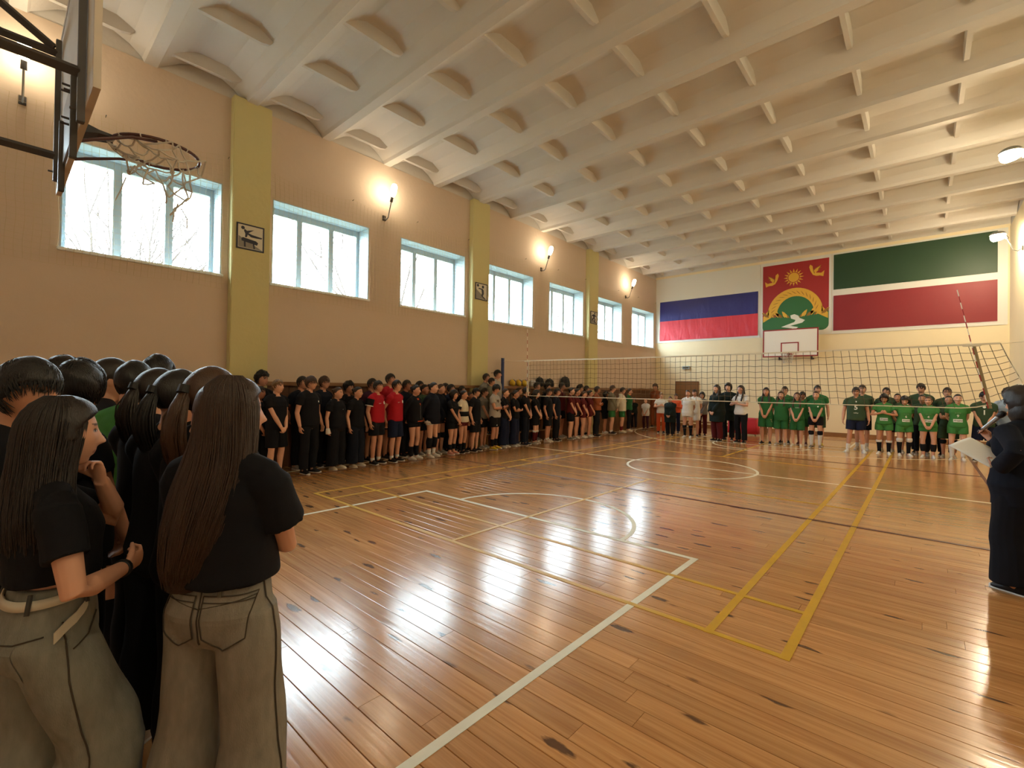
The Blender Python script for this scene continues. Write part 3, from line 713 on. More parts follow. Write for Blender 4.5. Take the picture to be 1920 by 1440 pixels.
LZ = .0022
def fline(x0, y0, x1, y1, w, mat, label=None):
    global LZ
    LZ += .00006; mb = MB(); d = np.array([x1 - x0, y1 - y0]); L_ = np.linalg.norm(d); d /= L_; n = np.array([-d[1], d[0]]) * w / 2; a = np.array([x0, y0]) - d * w / 2; b_ = np.array([x1, y1]) + d * w / 2
    mb.prism([tuple(a + n), tuple(a - n), tuple(b_ - n), tuple(b_ + n)], 2, .0004, LZ); o = mb.build('court_line', mat, floor)
    if label: o['label'] = label
def farc(cx, cy, r, a0, a1, w, mat, n=48):
    global LZ
    LZ += .00006; mb = MB(); rings = []
    for i in range(n + 1):
        a = a0 + (a1 - a0) * i / n; c, s = math.cos(a), math.sin(a); rings.append([(cx + q * c, cy + q * s, z) for q, z in ((r - w / 2, .0004), (r + w / 2, .0004), (r + w / 2, LZ), (r - w / 2, LZ))])
    mb.loft(rings); mb.build('court_line', mat, floor)
YN = 6.65
for sx in (1.03, 5.08): fline(sx, YB + .3, sx, 1.27, .055, M_LW); fline(sx, 12.0, sx, YE - .3, .055, M_LW)
for yy in (1.27, 12.0): fline(1.03, yy, 5.08, yy, .055, M_LW)
farc(3.05, 1.27, 1.26, 0, PI, .05, M_LW); farc(3.05, 12.0, 1.26, PI, 2 * PI, .05, M_LW); farc(3.06, 6.5, 1.25, 0, 2 * PI, .05, M_LW, 72)
fline(-1.95, 6.55, 7.95, 6.62, .05, M_LW); fline(7.95, YB + .4, 7.95, 16.6, .05, M_LW); fline(-1.95, YB + .4, -1.95, 16.6, .05, M_LW); fline(-1.95, 16.6, 7.95, 16.6, .05, M_LW)
farc(3.06, 15.6, 5.2, PI + .03, 2 * PI - .03, .05, M_LW, 60)
for sx in (.02, .47, 5.63, 6.075): fline(sx, .02, sx, 13.25, .045 if sx < 3 else .055, M_LY)
for yy in (.02, .75, 4.66, 8.62, 12.5, 13.25): fline(.02, yy, 6.08, yy, .045, M_LY)
fline(3.05, .05, 3.05, 4.66, .045, M_LY); fline(3.05, 8.62, 3.05, 13.2, .045, M_LY)
for yy in (3.67, 9.63): fline(-1.45, yy, 7.55, yy, .05, M_LR)
for sx in (-1.45, 7.55): fline(sx, -2.35, sx, 15.65, .05, M_LR)
fline(-1.45, -2.35, 7.55, -2.35, .06, M_LP); fline(-1.45, 15.65, 7.55, 15.65, .06, M_LP)

# ------------------------------------------------------------------ walls
def holed_wall(wins, y0, y1):
    mb = MB(); a, b_ = XL - .52, XL
    mb.box(a, b_, y0, y1, -.1, WZ0); mb.box(a, b_, y0, y1, WZ1, ZT)
    e = y0
    for w0, w1 in wins: mb.box(a, b_, e, w0, WZ0, WZ1); e = w1
    mb.box(a, b_, e, y1, WZ0, WZ1); return mb
wl = holed_wall(WIN, YB - .3, YE + .3).build('wall_left', M_PEACH); wl['kind'] = 'structure'
mb = MB(); mb.box(XL - .4, XR + .4, YE, YE + .3, -.1, ZT + .35); we = mb.build('wall_end', M_CREAM); we['kind'] = 'structure'
mb = MB(); mb.box(XR, XR + .4, YB - .3, YE + .3, -.1, ZT); wr_ = mb.build('wall_right', M_CREAM); wr_['kind'] = 'structure'
mb = MB(); mb.box(XL - .4, XR + .4, YB - .3, YB, -.1, ZT + .35); wb2 = mb.build('wall_back', M_PEACH); wb2['kind'] = 'structure'
# white band between wall top and slab
for k, (a, b_) in enumerate(((XL - .5, XL - .015), (XR + .015, XR + .4))):
    mb = MB(); mb.box(a, b_, YB - .3, YE + .3, ZT, ZC + .1); o = mb.build('trim_%d' % (k + 1), M_CEIL); o['kind'] = 'structure'
# pilasters
PIL = [-6.2 + .0, -.385, 5.465, 11.315]
for k, y in enumerate(PIL[1:]):
    for x0, x1 in ((XL - .02, XL + .16), (XR - .16, XR + .02)):
        mb = MB(); mb.bbox(x0, x1, y, y + .64, -.02, ZT + .02, .012); o = mb.build('pillar', M_PILLAR, wl if x0 < 0 else wr_)
        if x0 < 0: o['label'] = 'pale yellow pilaster on the window wall'
# wood panelling along the window wall, with a ledge; one board after another
pan = tag(empty('baseboard_left', (XL, 0, 0)), None, None, None, 'structure')
y = YB + .05; rr = random.Random(3); bme = None
while y < YE - .05:
    w = .24; 
    if bme is None:
        q = MB(); q.bbox(0, .10, .002, w - .002, 0.0, 1.57, .006); bme = q.mesh('panel_board', [M_WOOD_DARK])
    o = link_mesh('panel_board', bme, pan); o.location = (0, y, 0); y += w
q = MB(); q.bbox(0, .20, YB + .05, YE - .02, 1.57, 1.645, .012); q.build('ledge', M_WOOD_RAIL, pan)
mb = MB(); mb.bbox(XL + .2, XR - .03, YE - .03, YE + .01, 0, .14, .006); o = mb.build('baseboard_end', M_WOOD_RAIL); o['kind'] = 'structure'
mb = MB(); mb.bbox(XR - .03, XR + .01, YB, YE - .03, 0, .14, .006); o = mb.build('baseboard_right', M_WOOD_RAIL); o['kind'] = 'structure'

# ceiling: slab, cross beams (trapezoid troughs between them), short ribs
mb = MB(); mb.box(XL - .5, XR + .4, YB - .3, YE + .3, ZC, ZC + .25); ceil = mb.build('ceiling', M_CEIL); ceil['kind'] = 'structure'
PER = 1.4625; y0 = -4 * PER; bmesh_ = None; ribm = None; k = 0; yy = y0
while yy < YE + .3:
    if bmesh_ is None:
        q = MB(); q.prism([(-.62, ZC + .02), (-.50, 6.968), (-.36, 6.90), (-.20, 6.765), (-.17, 6.70), (0, 6.70), (.03, 6.735), (.30, 6.93), (.42, 6.985), (.52, ZC + .02)], 0, XL - .0, XR + .0)
        bmesh_ = q.mesh('ceiling_beam', [M_CEIL])
    o = link_mesh('ceiling_beam', bmesh_, ceil); o.location = (0, yy, 0)
    for i in range(-1, 9):
        x = -.91 + 1.345 * i
        if x < XL + .3 or x > XR - .3: continue
        if ribm is None:
            q = MB(); q.loft([[(-.05, yq, ZC + .02), (.05, yq, ZC + .02), (.032, yq, z), (-.032, yq, z)] for yq, z in ((.10, 6.80), (.95, 6.80), (1.06, 6.83), (1.12, 6.90))]); ribm = q.mesh('ceiling_rib', [M_CEIL])
        o = link_mesh('ceiling_rib', ribm, ceil); o.location = (x, yy, 0)
    yy += PER

# windows
gm, nt, b = nmat('window_glass'); nt.nodes.remove(b); tr = N(nt, 'ShaderNodeBsdfTransparent'); gl = N(nt, 'ShaderNodeBsdfGlossy', Roughness=.02); mxs = N(nt, 'ShaderNodeMixShader'); mxs.inputs[0].default_value = .06
tr.inputs[0].default_value = (.96, .985, .98, 1)
nt.links.new(tr.outputs[0], mxs.inputs[1]); nt.links.new(gl.outputs[0], mxs.inputs[2]); nt.links.new(mxs.outputs[0], nt.nodes['Material Output'].inputs[0])
for k, (a, b_) in enumerate(WIN):
    w = tag(empty('window_%d' % (k + 1), (XL, a, WZ0)), None, None, None, 'structure'); W, Hh = b_ - a, WZ1 - WZ0; xb = -REV
    for nm, bx in (('reveal', (xb, .004, -.001, .018, 0, Hh)), ('reveal', (xb, .004, W - .018, W + .001, 0, Hh)), ('reveal', (xb, .004, 0, W, Hh - .018, Hh + .001))):
        q = MB(); q.box(*bx); q.build(nm, M_REV, w)
    q = MB(); q.bbox(xb, .045, -.03, W + .03, -.035, .012, .008); q.build('sill', M_WHITE, w)
    q = MB(); f = .085
    q.box(xb - .07, xb, 0, f, 0, Hh); q.box(xb - .07, xb, W - f, W, 0, Hh); q.box(xb - .07, xb, f, W - f, 0, f); q.box(xb - .07, xb, f, W - f, Hh - f - .06, Hh); q.build('frame', M_FRAME, w)
    for t in (1 / 3, 2 / 3): q = MB(); q.bbox(xb - .075, xb + .01, W * t - .055, W * t + .055, .05, Hh - .05, .008); q.build('mullion', M_FRAME, w)
    for t in range(3): q = MB(); q.box(xb - .045, xb - .039, W * t / 3 + .04, W * (t + 1) / 3 - .04, .04, Hh - .05); q.build('pane', gm, w)

# ------------------------------------------------------------------ protective netting over the windows, one piece per bay
def netting(y0, y1, seed):
    r = np.random.RandomState(seed); mb = MB(); z0, z1 = 3.28, 5.62; c = .085; ny = int((y1 - y0) / c); nz = int((z1 - z0) / c)
    def P(u, v):
        sag = .10 * math.sin(PI * ((u * 3) % 1)) * v ** 3
        return (XL + .055 + .02 * math.sin(9 * u + seed) * (1 - .3 * v) + .008 * math.sin(23 * u + 5 * v), y0 + (y1 - y0) * u + .010 * math.sin(17 * v + 7 * u), z0 + (z1 - z0) * v - sag + .014 * math.sin(31 * u + 9 * v))
    for i in range(ny + 1): mb.tube([P(i / ny, v) for v in np.linspace(0, 1, 14)], .0020, 3, False)
    for j in range(nz + 1): mb.tube([P(u, j / nz) for u in np.linspace(0, 1, 40)], .0020, 3, False)
    return mb
for k, (a, b_, wh) in enumerate(((-5.4, -.42, 'behind the near basketball hoop'), (.28, 5.42, 'between the first and second yellow pillars'), (6.13, 11.27, 'between the second and third yellow pillars'), (11.98, 17.2, 'in the last bay before the flag wall'))):
    t = tag(empty('protective_net', (0, 0, 0)), 'thin beige netting hung over the windows ' + wh, 'netting', 'window nets')
    o = netting(a, b_, k).build('netting', M_CORD, t); o['kind'] = 'stuff'
    for y in np.linspace(a, b_, 4): q = MB(); q.cyl((XL + .002, y, 5.62), (XL + .06, y, 5.63), .006, 6); q.build('hook', M_METAL_GREY, t)
# ------------------------------------------------------------------ lamps on brackets
M_BULB = simple('lit_lamp', (1, .9, .7, 1), .4, emit=(1.0, .84, .58, 1), estr=LAMP_W / (PI * .105))
M_BULB2 = simple('lit_flood_lamp', (1, .9, .7, 1), .4, emit=(1.0, .82, .54, 1), estr=LAMP_W_END / (PI * .105))
M_BULB3 = simple('lit_dim_flood_lamp', (1, .9, .7, 1), .4, emit=(1.0, .82, .54, 1), estr=30 / (PI * .105))
def wall_lamp(x, y, z, sx, label, e=0.0):
    """x: wall face; sx +1 when the arm points to +x"""
    t = tag(empty('wall_lamp', (x, y, z)), label, 'lamp', 'wall lamps')
    q = MB(); q.bbox(-.01 if sx > 0 else -.03, .03 if sx > 0 else .01, -.04, .04, -.62, -.50, .006); q.build('wall_plate', M_METAL_GREY, t)
    q = MB(); q.tube([(sx * .02, 0, -.56), (sx * .10, 0, -.62), (sx * .18, 0, -.58), (sx * (.22 + e), 0, -.46), (sx * (.30 + e), 0, -.24)], .013, 8); q.build('bracket', M_STEEL, t)
    q = MB(); q.tube([(sx * (.29 + e), 0, -.26), (sx * (.33 + e), 0, -.15)], [.034, .030], 12); q.build('socket', M_METAL_GREY, t)
    q = MB(); ax = np.array([sx * .34, 0, .94]) if sx > 0 else np.array([-.94, 0, -.20]); ax /= np.linalg.norm(ax); p = np.array([sx * (.33 + e), 0, -.15])
    q.tube([p + ax * s for s in (0, .03, .09, .16, .23, .27, .285)], [k_ * (1.0 if sx > 0 else 1.5) for k_ in (.028, .05, .066, .068, .064, .042, .012)], 16); q.build('bulb', M_BULB if sx > 0 else M_BULB2 if y > 8 else M_BULB3, t, True)
    if sx < 0:                                          # hood added above the lamp to keep its light off the ceiling
        c = p + ax * .14; q = MB(); R_ = []
        for k in range(7):
            a = (k / 6) * PI * .5; r_ = .15 * math.sin(a) + .012; R_.append(ell(c + np.array([0, 0, .05 + .10 * math.cos(a)]), r_, r_, 20, 2))
        q.loft(R_, False); o = q.build('added_hood', M_STEEL, t, True); md = o.modifiers.new('thick', 'SOLIDIFY'); md.thickness = .004
for y, lb in ((-2.95, 'lit wall lamp seen behind the basketball backboard frame'), (2.78, 'lit wall lamp between the first and second yellow pillars'), (8.65, 'lit wall lamp between the second and third yellow pillars'), (14.35, 'lit wall lamp nearest the striped flag')):
    wall_lamp(XL, y, 6.02, 1, lb)
for y, lb in ((14.75, 'glaring lamp at the upper corner of the green and red flag'), (8.95, 'glaring lamp at the edge of the ceiling, nearer than the flag lamp'), (2.9, 'lit lamp high on the right wall above the speaker'), (-3.0, 'lit lamp high on the right wall behind the camera')):
    wall_lamp(XR, y, 6.08 if y == 8.95 else 6.02, -1, lb, .32 if y == 8.95 else 0.0)

# ------------------------------------------------------------------ pictogram signs on the pillars
M_SIGN = simple('sign_white', lin(214, 208, 190), .5); M_INK = simple('sign_ink', lin(38, 40, 58), .5); M_TONE = simple('sign_grey', lin(138, 134, 124), .5)
def sign(y, z, w, h, label, fig):
    t = tag(empty('pictogram_sign', (XL + .16, y, z)), label, 'sign', 'sport pictograms on the pillars')
    q = MB(); q.box(0, .012, 0, w, 0, h); q.build('board', M_SIGN, t)
    q = MB(); f = .022
    for bx in ((0, w, 0, f), (0, w, h - f, h), (0, f, f, h - f), (w - f, w, f, h - f)): q.box(.0, .02, bx[0], bx[1], bx[2], bx[3])
    q.build('border', M_INK, t)
    for kind, mat, d in fig:
        q = MB()
        if kind == 'dot': q.tube([(.011, d[0] * w, d[1] * h), (.0165, d[0] * w, d[1] * h)], d[2] * h, 14)
        elif kind == 'poly': q.prism([(a * w, b * h) for a, b in d], 0, .011, .0145 if mat is M_TONE else .016)
        q.build('figure', mat, t)
tr_ = ('poly', M_TONE, [(.06, .08), (.95, .08), (.06, .62)])
sign(-.315, 4.02, .46, .46, 'square sign with gymnast vaulting a pommel horse on the nearest yellow pillar',
     [('poly', M_TONE, [(.07, .07), (.93, .07), (.07, .50)]), ('dot', M_INK, (.22, .83, .065)),
      ('poly', M_INK, [(.28, .80), (.36, .74), (.62, .82), (.56, .77), (.42, .66), (.55, .62), (.93, .58), (.90, .53), (.70, .52), (.52, .52), (.40, .60), (.36, .48), (.30, .48), (.31, .62), (.26, .72)]),
      ('poly', M_INK, [(.18, .32), (.74, .24), (.78, .34), (.70, .40), (.22, .46), (.17, .40)]), ('poly', M_INK, [(.26, .33), (.32, .32), (.33, .10), (.27, .10)]), ('poly', M_INK, [(.58, .27), (.64, .26), (.67, .08), (.61, .08)])])
sign(5.56, 4.01, .46, .46, 'square sign with volleyball player on the second yellow pillar',
     [('poly', M_TONE, [(.07, .07), (.93, .07), (.07, .60)]), ('dot', M_INK, (.20, .84, .085)), ('dot', M_INK, (.62, .80, .09)),
      ('poly', M_INK, [(.26, .70), (.60, .68), (.68, .60), (.70, .40), (.62, .24), (.86, .08), (.78, .06), (.48, .24), (.54, .42), (.50, .62), (.26, .64)])])
sign(11.40, 4.01, .46, .46, 'square sign with running footballer on the farthest yellow pillar',
     [('poly', M_TONE, [(.07, .07), (.93, .07), (.07, .60)]), ('dot', M_INK, (.62, .86, .075)), ('dot', M_INK, (.66, .16, .075)),
      ('poly', M_INK, [(.52, .78), (.68, .74), (.86, .62), (.82, .57), (.64, .64), (.60, .48), (.74, .36), (.56, .16), (.50, .20), (.60, .36), (.46, .42), (.24, .22), (.18, .27), (.42, .54), (.30, .64), (.16, .56), (.13, .62), (.32, .74)])])

# ------------------------------------------------------------------ near basketball hoop
M_BOARD = simple('weathered_plywood', lin(222, 220, 212), .6, noise=.12, scale=5); M_RIM = simple('brown_red_steel', lin(78, 40, 34), .45); M_NETW = simple('white_rope', lin(196, 190, 178), .9)
M_RED = simple('red_paint', lin(150, 34, 36), .5)
def hoop_net(mb, c, r, drop, torn=0.0, seed=0, rr=.0035, n=12):
    rs = random.Random(seed); rows_ = 5; P = {}
    for i in range(rows_ + 1):
        t = i / rows_; rad = r * (1 - .42 * t ** .8)
        for j in range(n):
            a = 2 * PI * (j + .5 * (i % 2)) / n; z = -drop * t * (1 if not torn else (.35 + .65 * max(0, math.cos(a - .6 * PI)) ** 1.0) * (1 - .25 * rs.random())); jr = torn * .05
            P[i, j] = np.array(c) + np.array([rad * math.cos(a) + rs.uniform(-jr, jr), rad * math.sin(a) + rs.uniform(-jr, jr), z + rs.uniform(-jr, jr) * t])
    for i in range(rows_):
        for j in range(n):
            for k in ((j, j - 1) if i % 2 == 0 else (j, j + 1)):
                if torn and i > 2 and rs.random() < .22: continue
                a, b_ = P[i, j], P[i + 1, k % n]; m_ = (a + b_) / 2 + np.array([rs.uniform(-.01, .01), rs.uniform(-.01, .01), -.008]); mb.tube([a, m_, b_], rr, 5)
BY = -2.86
t = tag(empty('basketball_hoop', (3.03, BY, 2.9)), 'near basketball hoop with torn rope net on a backboard seen edge-on', 'basketball hoop')
q = MB(); q.box(-.9, .9, -.02, 0, 0, 1.05); q.build('backboard', M_BOARD, t)
q = MB()
for bx in ((-.904, .904, -.004, .03), (-.904, .904, 1.02, 1.054), (-.904, -.87, .03, 1.02), (.87, .904, .03, 1.02)): q.box(bx[0], bx[1], -.023, .004, bx[2], bx[3])
q.build('board_edge', simple('worn_board_edge', lin(206, 196, 182), .6), t)
q = MB(); 
for bx in ((-.295, .295, .15, .20), (-.295, .295, .55, .60), (-.295, -.245, .2, .55), (.245, .295, .2, .55)): q.box(bx[0], bx[1], .0, .004, bx[2], bx[3])
q.build('target_square', M_RED, t)
for x, z0, z1 in ((-.70, .03, .98), (.63, -.07, 1.15), (.32, -.14, .29), (-.32, -.14, .29)):
    q = MB(); q.bbox(x - .018, x + .018, -.052, -.023, z0, z1, .003); q.build('frame_bar', M_METAL_GREY, t)
def arm(a, b_, s=.021):
    q = MB(); q.tube([a, b_], s * 1.3, 4); q.build('support_arm', M_METAL_GREY, t)
wy = YB - BY
arm((-.70, -.045, .89), (-.70, wy, .89)); arm((-.70, -.045, .20), (-.70, wy, .20)); arm((.63, -.045, .17), (.63, wy, .17)); arm((.63, -.045, 1.08), (.63, wy, 1.08))
arm((-.70, -.06, .92), (-.70, wy * .8, 2.4)); arm((.63, -1.0, .17), (-.70, -1.0, .20)); arm((-.70, -.30, .89), (.63, -1.3, 1.08))
q = MB(); q.bbox(-.30, .30, -.034, -.021, .02, .36, .003); q.build('mounting_plate', M_STEEL, t)
q = MB()
for x, z in ((-.70, .10), (-.70, .92), (.63, .0), (.32, .22), (.2, .3), (.2, .12), (.12, .3), (.12, .12)): q.cyl((x - .03, -.075, z), (x - .03, -.02, z), .006, 6)
o = q.build('bolts', M_METAL_GREY, t); o['kind'] = 'stuff'
q = MB(); rc = (0, .375, .15); q.tube([(rc[0] + .225 * math.cos(a), rc[1] + .225 * math.sin(a), rc[2]) for a in np.linspace(0, 2 * PI, 41)], .0095, 8, False); o = q.build('rim', M_RIM, t, True)
q = MB(); q.loft([[(-.09, -.0, .10), (.09, 0, .10), (.09, 0, .17), (-.09, 0, .17)], [(-.07, .09, .135), (.07, .09, .135), (.07, .09, .155), (-.07, .09, .155)], [(-.05, .165, .143), (.05, .165, .143), (.05, .165, .157), (-.05, .165, .157)]])
q.build('rim_bracket', simple('dark_steel', lin(32, 30, 38), .4), t)
q = MB(); q.tube([(-.16, 0, .02), (-.17, .06, .05), (-.20, .22, .12), (-.19, .34, .145)], .009, 7); q.build('rim_brace', M_RIM, t); q = MB(); q.tube([(.16, 0, .02), (.17, .06, .05), (.20, .22, .12), (.19, .34, .145)], .009, 7); q.build('rim_brace', M_RIM, t)
q = MB(); hoop_net(q, rc, .225, .42, 1.0, 5, .0050)
for a in np.linspace(0, 2 * PI, 13)[:-1]:
    p = np.array(rc) + [.225 * math.cos(a), .225 * math.sin(a), 0]; q.tube([p + [0, 0, -.012], p + [.012 * math.cos(a), .012 * math.sin(a), 0], p + [0, 0, .012], p - [.012 * math.cos(a), .012 * math.sin(a), 0], p + [0, 0, -.012]], .0035, 5)
q.tube([(-.10, .24, -.02), (-.15, .22, -.10), (-.17, .20, -.16)], .004, 5); q.tube([(.05, .50, -.18), (.10, .52, -.25), (.06, .53, -.30), (.0, .52, -.27)], .0036, 5)
q.build('hoop_net', M_NETW, t)

# far hoop
t = tag(empty('basketball_hoop', (2.88, YE - .35, 2.93)), 'far white basketball backboard with red outline under the coat of arms', 'basketball hoop')
q = MB(); q.box(-.92, .92, -.03, 0, 0, 1.06); q.build('backboard', simple('white_board', lin(240, 236, 226), .5), t)
q = MB()
for x0, x1, z0, z1 in ((-.92, .92, 0, .045), (-.92, .92, 1.015, 1.06), (-.92, -.875, .045, 1.015), (.875, .92, .045, 1.015), (-.30, .30, .13, .17), (-.30, .30, .51, .55), (-.30, -.26, .17, .51), (.26, .30, .17, .51)): q.box(x0, x1, -.036, -.028, z0, z1)
q.build('red_outline', M_RED, t)
q = MB(); q.tube([(.225 * math.cos(a), -.40 + .225 * math.sin(a), .12) for a in np.linspace(0, 2 * PI, 33)], .012, 6, False); q.build('rim', M_RED, t, True)
q = MB(); q.loft([[(-.09, -.03, .06), (.09, -.03, .06), (.09, -.03, .14), (-.09, -.03, .14)], [(-.05, -.19, .11), (.05, -.19, .11), (.05, -.19, .13), (-.05, -.19, .13)]]); q.build('rim_bracket', M_RED, t)
q = MB(); hoop_net(q, (0, -.40, .12), .225, .38, 0, 2, .005); q.build('hoop_net', M_NETW, t)
for x in (-.35, .70): q = MB(); q.bbox(x - .03, x + .03, -.0, .05, -.12, 1.0, .004); q.bbox(x - .03, x + .03, .0, .36, -.1, -.04, .004); q.bbox(x - .03, x + .03, .0, .36, .9, .96, .004); q.build('frame_bar', M_METAL_GREY, t)

# ------------------------------------------------------------------ flag banners
def cloth_mat(name, col, wr=.25, sc=(1.2, 1, .35)):
    m, nt, b = nmat(name); b.inputs['Base Color'].default_value = col; b.inputs['Roughness'].default_value = .5
    g = N(nt, 'ShaderNodeNewGeometry'); mp = N(nt, 'ShaderNodeMapping'); mp.inputs['Scale'].default_value = sc; mp.inputs['Rotation'].default_value = (0, -.35, 0); nt.links.new(g.outputs['Position'], mp.inputs['Vector'])
    n = N(nt, 'ShaderNodeTexNoise', Scale=4.5, Detail=3.0, Distortion=.5); nt.links.new(mp.outputs[0], n.inputs['Vector'])
    bp = N(nt, 'ShaderNodeBump', Strength=wr, Distance=.05); nt.links.new(n.outputs['Fac'], bp.inputs['Height']); nt.links.new(bp.outputs[0], b.inputs['Normal']); return m
M_FW = cloth_mat('white_banner_cloth', lin(222, 220, 212), .12); M_FB = cloth_mat('blue_banner_cloth', lin(36, 36, 112), .45); M_FR = cloth_mat('red_banner_cloth', lin(204, 48, 62), .5); M_FG = cloth_mat('green_banner_cloth', lin(22, 58, 30), .1); M_FR2 = cloth_mat('dark_red_banner_cloth', lin(132, 24, 34), .15)
F0 = YE - .02
def panel(par, nm, x0, x1, z0, z1, y, mat, n=24, amp=0.0):
    q = MB(); G = []
    for j in range(9):
        v = j / 8; G.append([(x0 + (x1 - x0) * i / n, y - amp * (1 + math.sin(37 * i / n + 3 * v) * math.sin(11 * i / n + 1.7 * v * 3)) * (1 - v), z0 + (z1 - z0) * v) for i in range(n + 1)])
    q.grid(G); o = q.build(nm, mat, par); md = o.modifiers.new('thick', 'SOLIDIFY'); md.thickness = .004; md.offset = 0; return o
t = tag(empty('flag_banner', (0, 0, 0)), 'white, blue and red striped flag cloth on the end wall', 'flag', 'banners on the end wall')
panel(t, 'backing_cloth', -2.62, 1.77, 3.76, 6.70, F0, M_FW); panel(t, 'blue_stripe', -2.42, 1.69, 4.74, 5.63, F0 - .012, M_FB, 40, .006); panel(t, 'red_stripe', -2.42, 1.69, 3.85, 4.74, F0 - .012, M_FR, 40, .010)
t = tag(empty('flag_banner', (0, 0, 0)), 'green, white and red flag cloth at the right of the end wall', 'flag', 'banners on the end wall')
panel(t, 'backing_cloth', 4.15, 8.58, 3.74, 6.70, F0, M_FW); panel(t, 'green_stripe', 4.20, 8.36, 5.36, 6.64, F0 - .012, M_FG); panel(t, 'red_stripe', 4.20, 8.36, 3.86, 5.14, F0 - .012, M_FR2, 40, .003)
t = tag(empty('emblem_banner', (1.86, F0, 3.92)), 'red and green coat of arms banner with sun, birds and road', 'banner', 'banners on the end wall')
q = MB(); q.box(-.08, 2.28, -.003, .006, -.17, 2.78); q.build('backing_cloth', M_FW, t)
EW, EH = 2.2, 2.66
M_ER = cloth_mat('emblem_red', lin(158, 36, 36), .1); M_EG = cloth_mat('emblem_green', lin(44, 104, 56), .1); M_EY = simple('emblem_gold', lin(222, 172, 56), .55); M_EWh = simple('emblem_white', lin(230, 228, 214), .55); M_EY2 = simple('emblem_dark_gold', lin(150, 104, 32), .6)
def flat(nm, poly, mat, lay, par=t):
    q = MB(); q.prism([(x * EW, z * EH) for x, z in poly], 1, -.004 - .002 * lay, -.002 * lay - .001); return q.build(nm, mat, par)
rcn = [(.10 - .10 * math.cos(a), .08 - .08 * math.sin(a)) for a in np.linspace(0, PI / 2, 6)]
shield = [(0, 1)] + [(x, z) for x, z in rcn] + [(1 - x, z) for x, z in rcn[::-1]] + [(1, 1)]
flat('shield', shield, M_ER, 1)
hill = [(0, .19)] + [(x, z) for x, z in rcn] + [(1 - x, z) for x, z in rcn[::-1]] + [(1, .26), (.85, .28), (.7, .24), (.55, .20), (.45, .20), (.25, .235), (.1, .22)]
flat('green_field', hill, M_EG, 3)
arch = [(.10 + 0, .24)]
out = [(.5 + .42 * math.cos(a), .26 + .37 * math.sin(a)) for a in np.linspace(0, PI, 22)]; inn = [(.51 + .28 * math.cos(a), .26 + .25 * math.sin(a)) for a in np.linspace(PI, 0, 22)]
flat('wheat_arch', out + inn, M_EY, 4)
flat('green_dome', [(.51 + .285 * math.cos(a), .24 + .275 * math.sin(a)) for a in np.linspace(0, 2 * PI, 26)], M_EG, 2)
def leafp(cx, cz, ang, L_, w):
    c, s = math.cos(ang), math.sin(ang); pts = [(0, 0), (.35, w), (.75, w * .7), (1, 0), (.75, -w * .7), (.35, -w)]
    return [(cx + (x * c - y * s) * L_, cz + (x * s + y * c) * L_ * EW / EH) for x, y in pts]
rs = random.Random(4)
for sd in (-1, 1):
    for i in range(11):
        u = i / 10; cx = .5 + sd * (.07 + .36 * u); cz = .20 + .03 * u; flat('wheat_leaf', leafp(cx, cz, (PI / 2 + sd * (-.9 + .3 * (i % 3))), .12 + .03 * (i % 2), .17), M_EY if i % 3 else M_EY2, 5 + (i % 2))
    flat('wheat_base', [(.5 + sd * .49, .16), (.5 + sd * .33, .24), (.5 + sd * .40, .34), (.5 + sd * .49, .24)], M_EY, 4)
for i in range(16):
    a = PI * (i + .5) / 16; flat('ear_line', leafp(.5 + .31 * math.cos(a), .26 + .28 * math.sin(a), a + 1.0, .10, .05), M_EY2, 6)
flat('road', [(.44, .235), (.50, .25), (.56, .225), (.58, .19), (.66, .155), (.62, .12), (.44, .085), (.56, .06), (.50, .02), (.42, .0), (.47, .045), (.30, .075), (.38, .10), (.50, .135), (.52, .165), (.45, .19)], M_EWh, 7)
q = MB(); sc_, sz_ = .485 * EW, .785 * EH; q.tube([(sc_, -.012, sz_), (sc_, -.004, sz_)], .082 * EW, 24); q.build('sun_disc', M_EY, t)
for i in range(16):
    a = 2 * PI * i / 16; c, s = math.cos(a), math.sin(a); q = MB(); rr1, rr2, w_ = .092 * EW, .155 * EW, .016 * EW
    q.prism([(sc_ + c * rr1 - s * w_, sz_ + s * rr1 + c * w_), (sc_ + c * rr1 + s * w_, sz_ + s * rr1 - c * w_), (sc_ + c * rr2, sz_ + s * rr2)], 1, -.010, -.004); q.build('sun_ray', M_EY, t)
for cx, cz, sd in ((.15, .735, 1), (.82, .80, -1)):
    bd = [(-.10, -.05), (-.115, .03), (-.07, -.0), (0, .01), (.05, .06), (.055, .11), (.09, .135), (.105, .10), (.085, .04), (.05, -.015), (.0, -.035), (-.05, -.035)]
    flat('bird', [(cx + sd * x, cz + z) for x, z in bd], M_EY, 5)
    flat('wing', [(cx + sd * x, cz + z) for x, z in [(.03, .0), (.05, .05), (.0, .085), (-.075, .115), (-.05, .085), (-.07, .075), (-.035, .06), (-.05, .045), (-.015, .03)]], M_EY2, 6)
    flat('wing', [(cx + sd * x, cz + z) for x, z in [(.02, .005), (.035, .045), (-.005, .075), (-.06, .10), (-.03, .065), (-.02, .035)]], M_EY, 7)

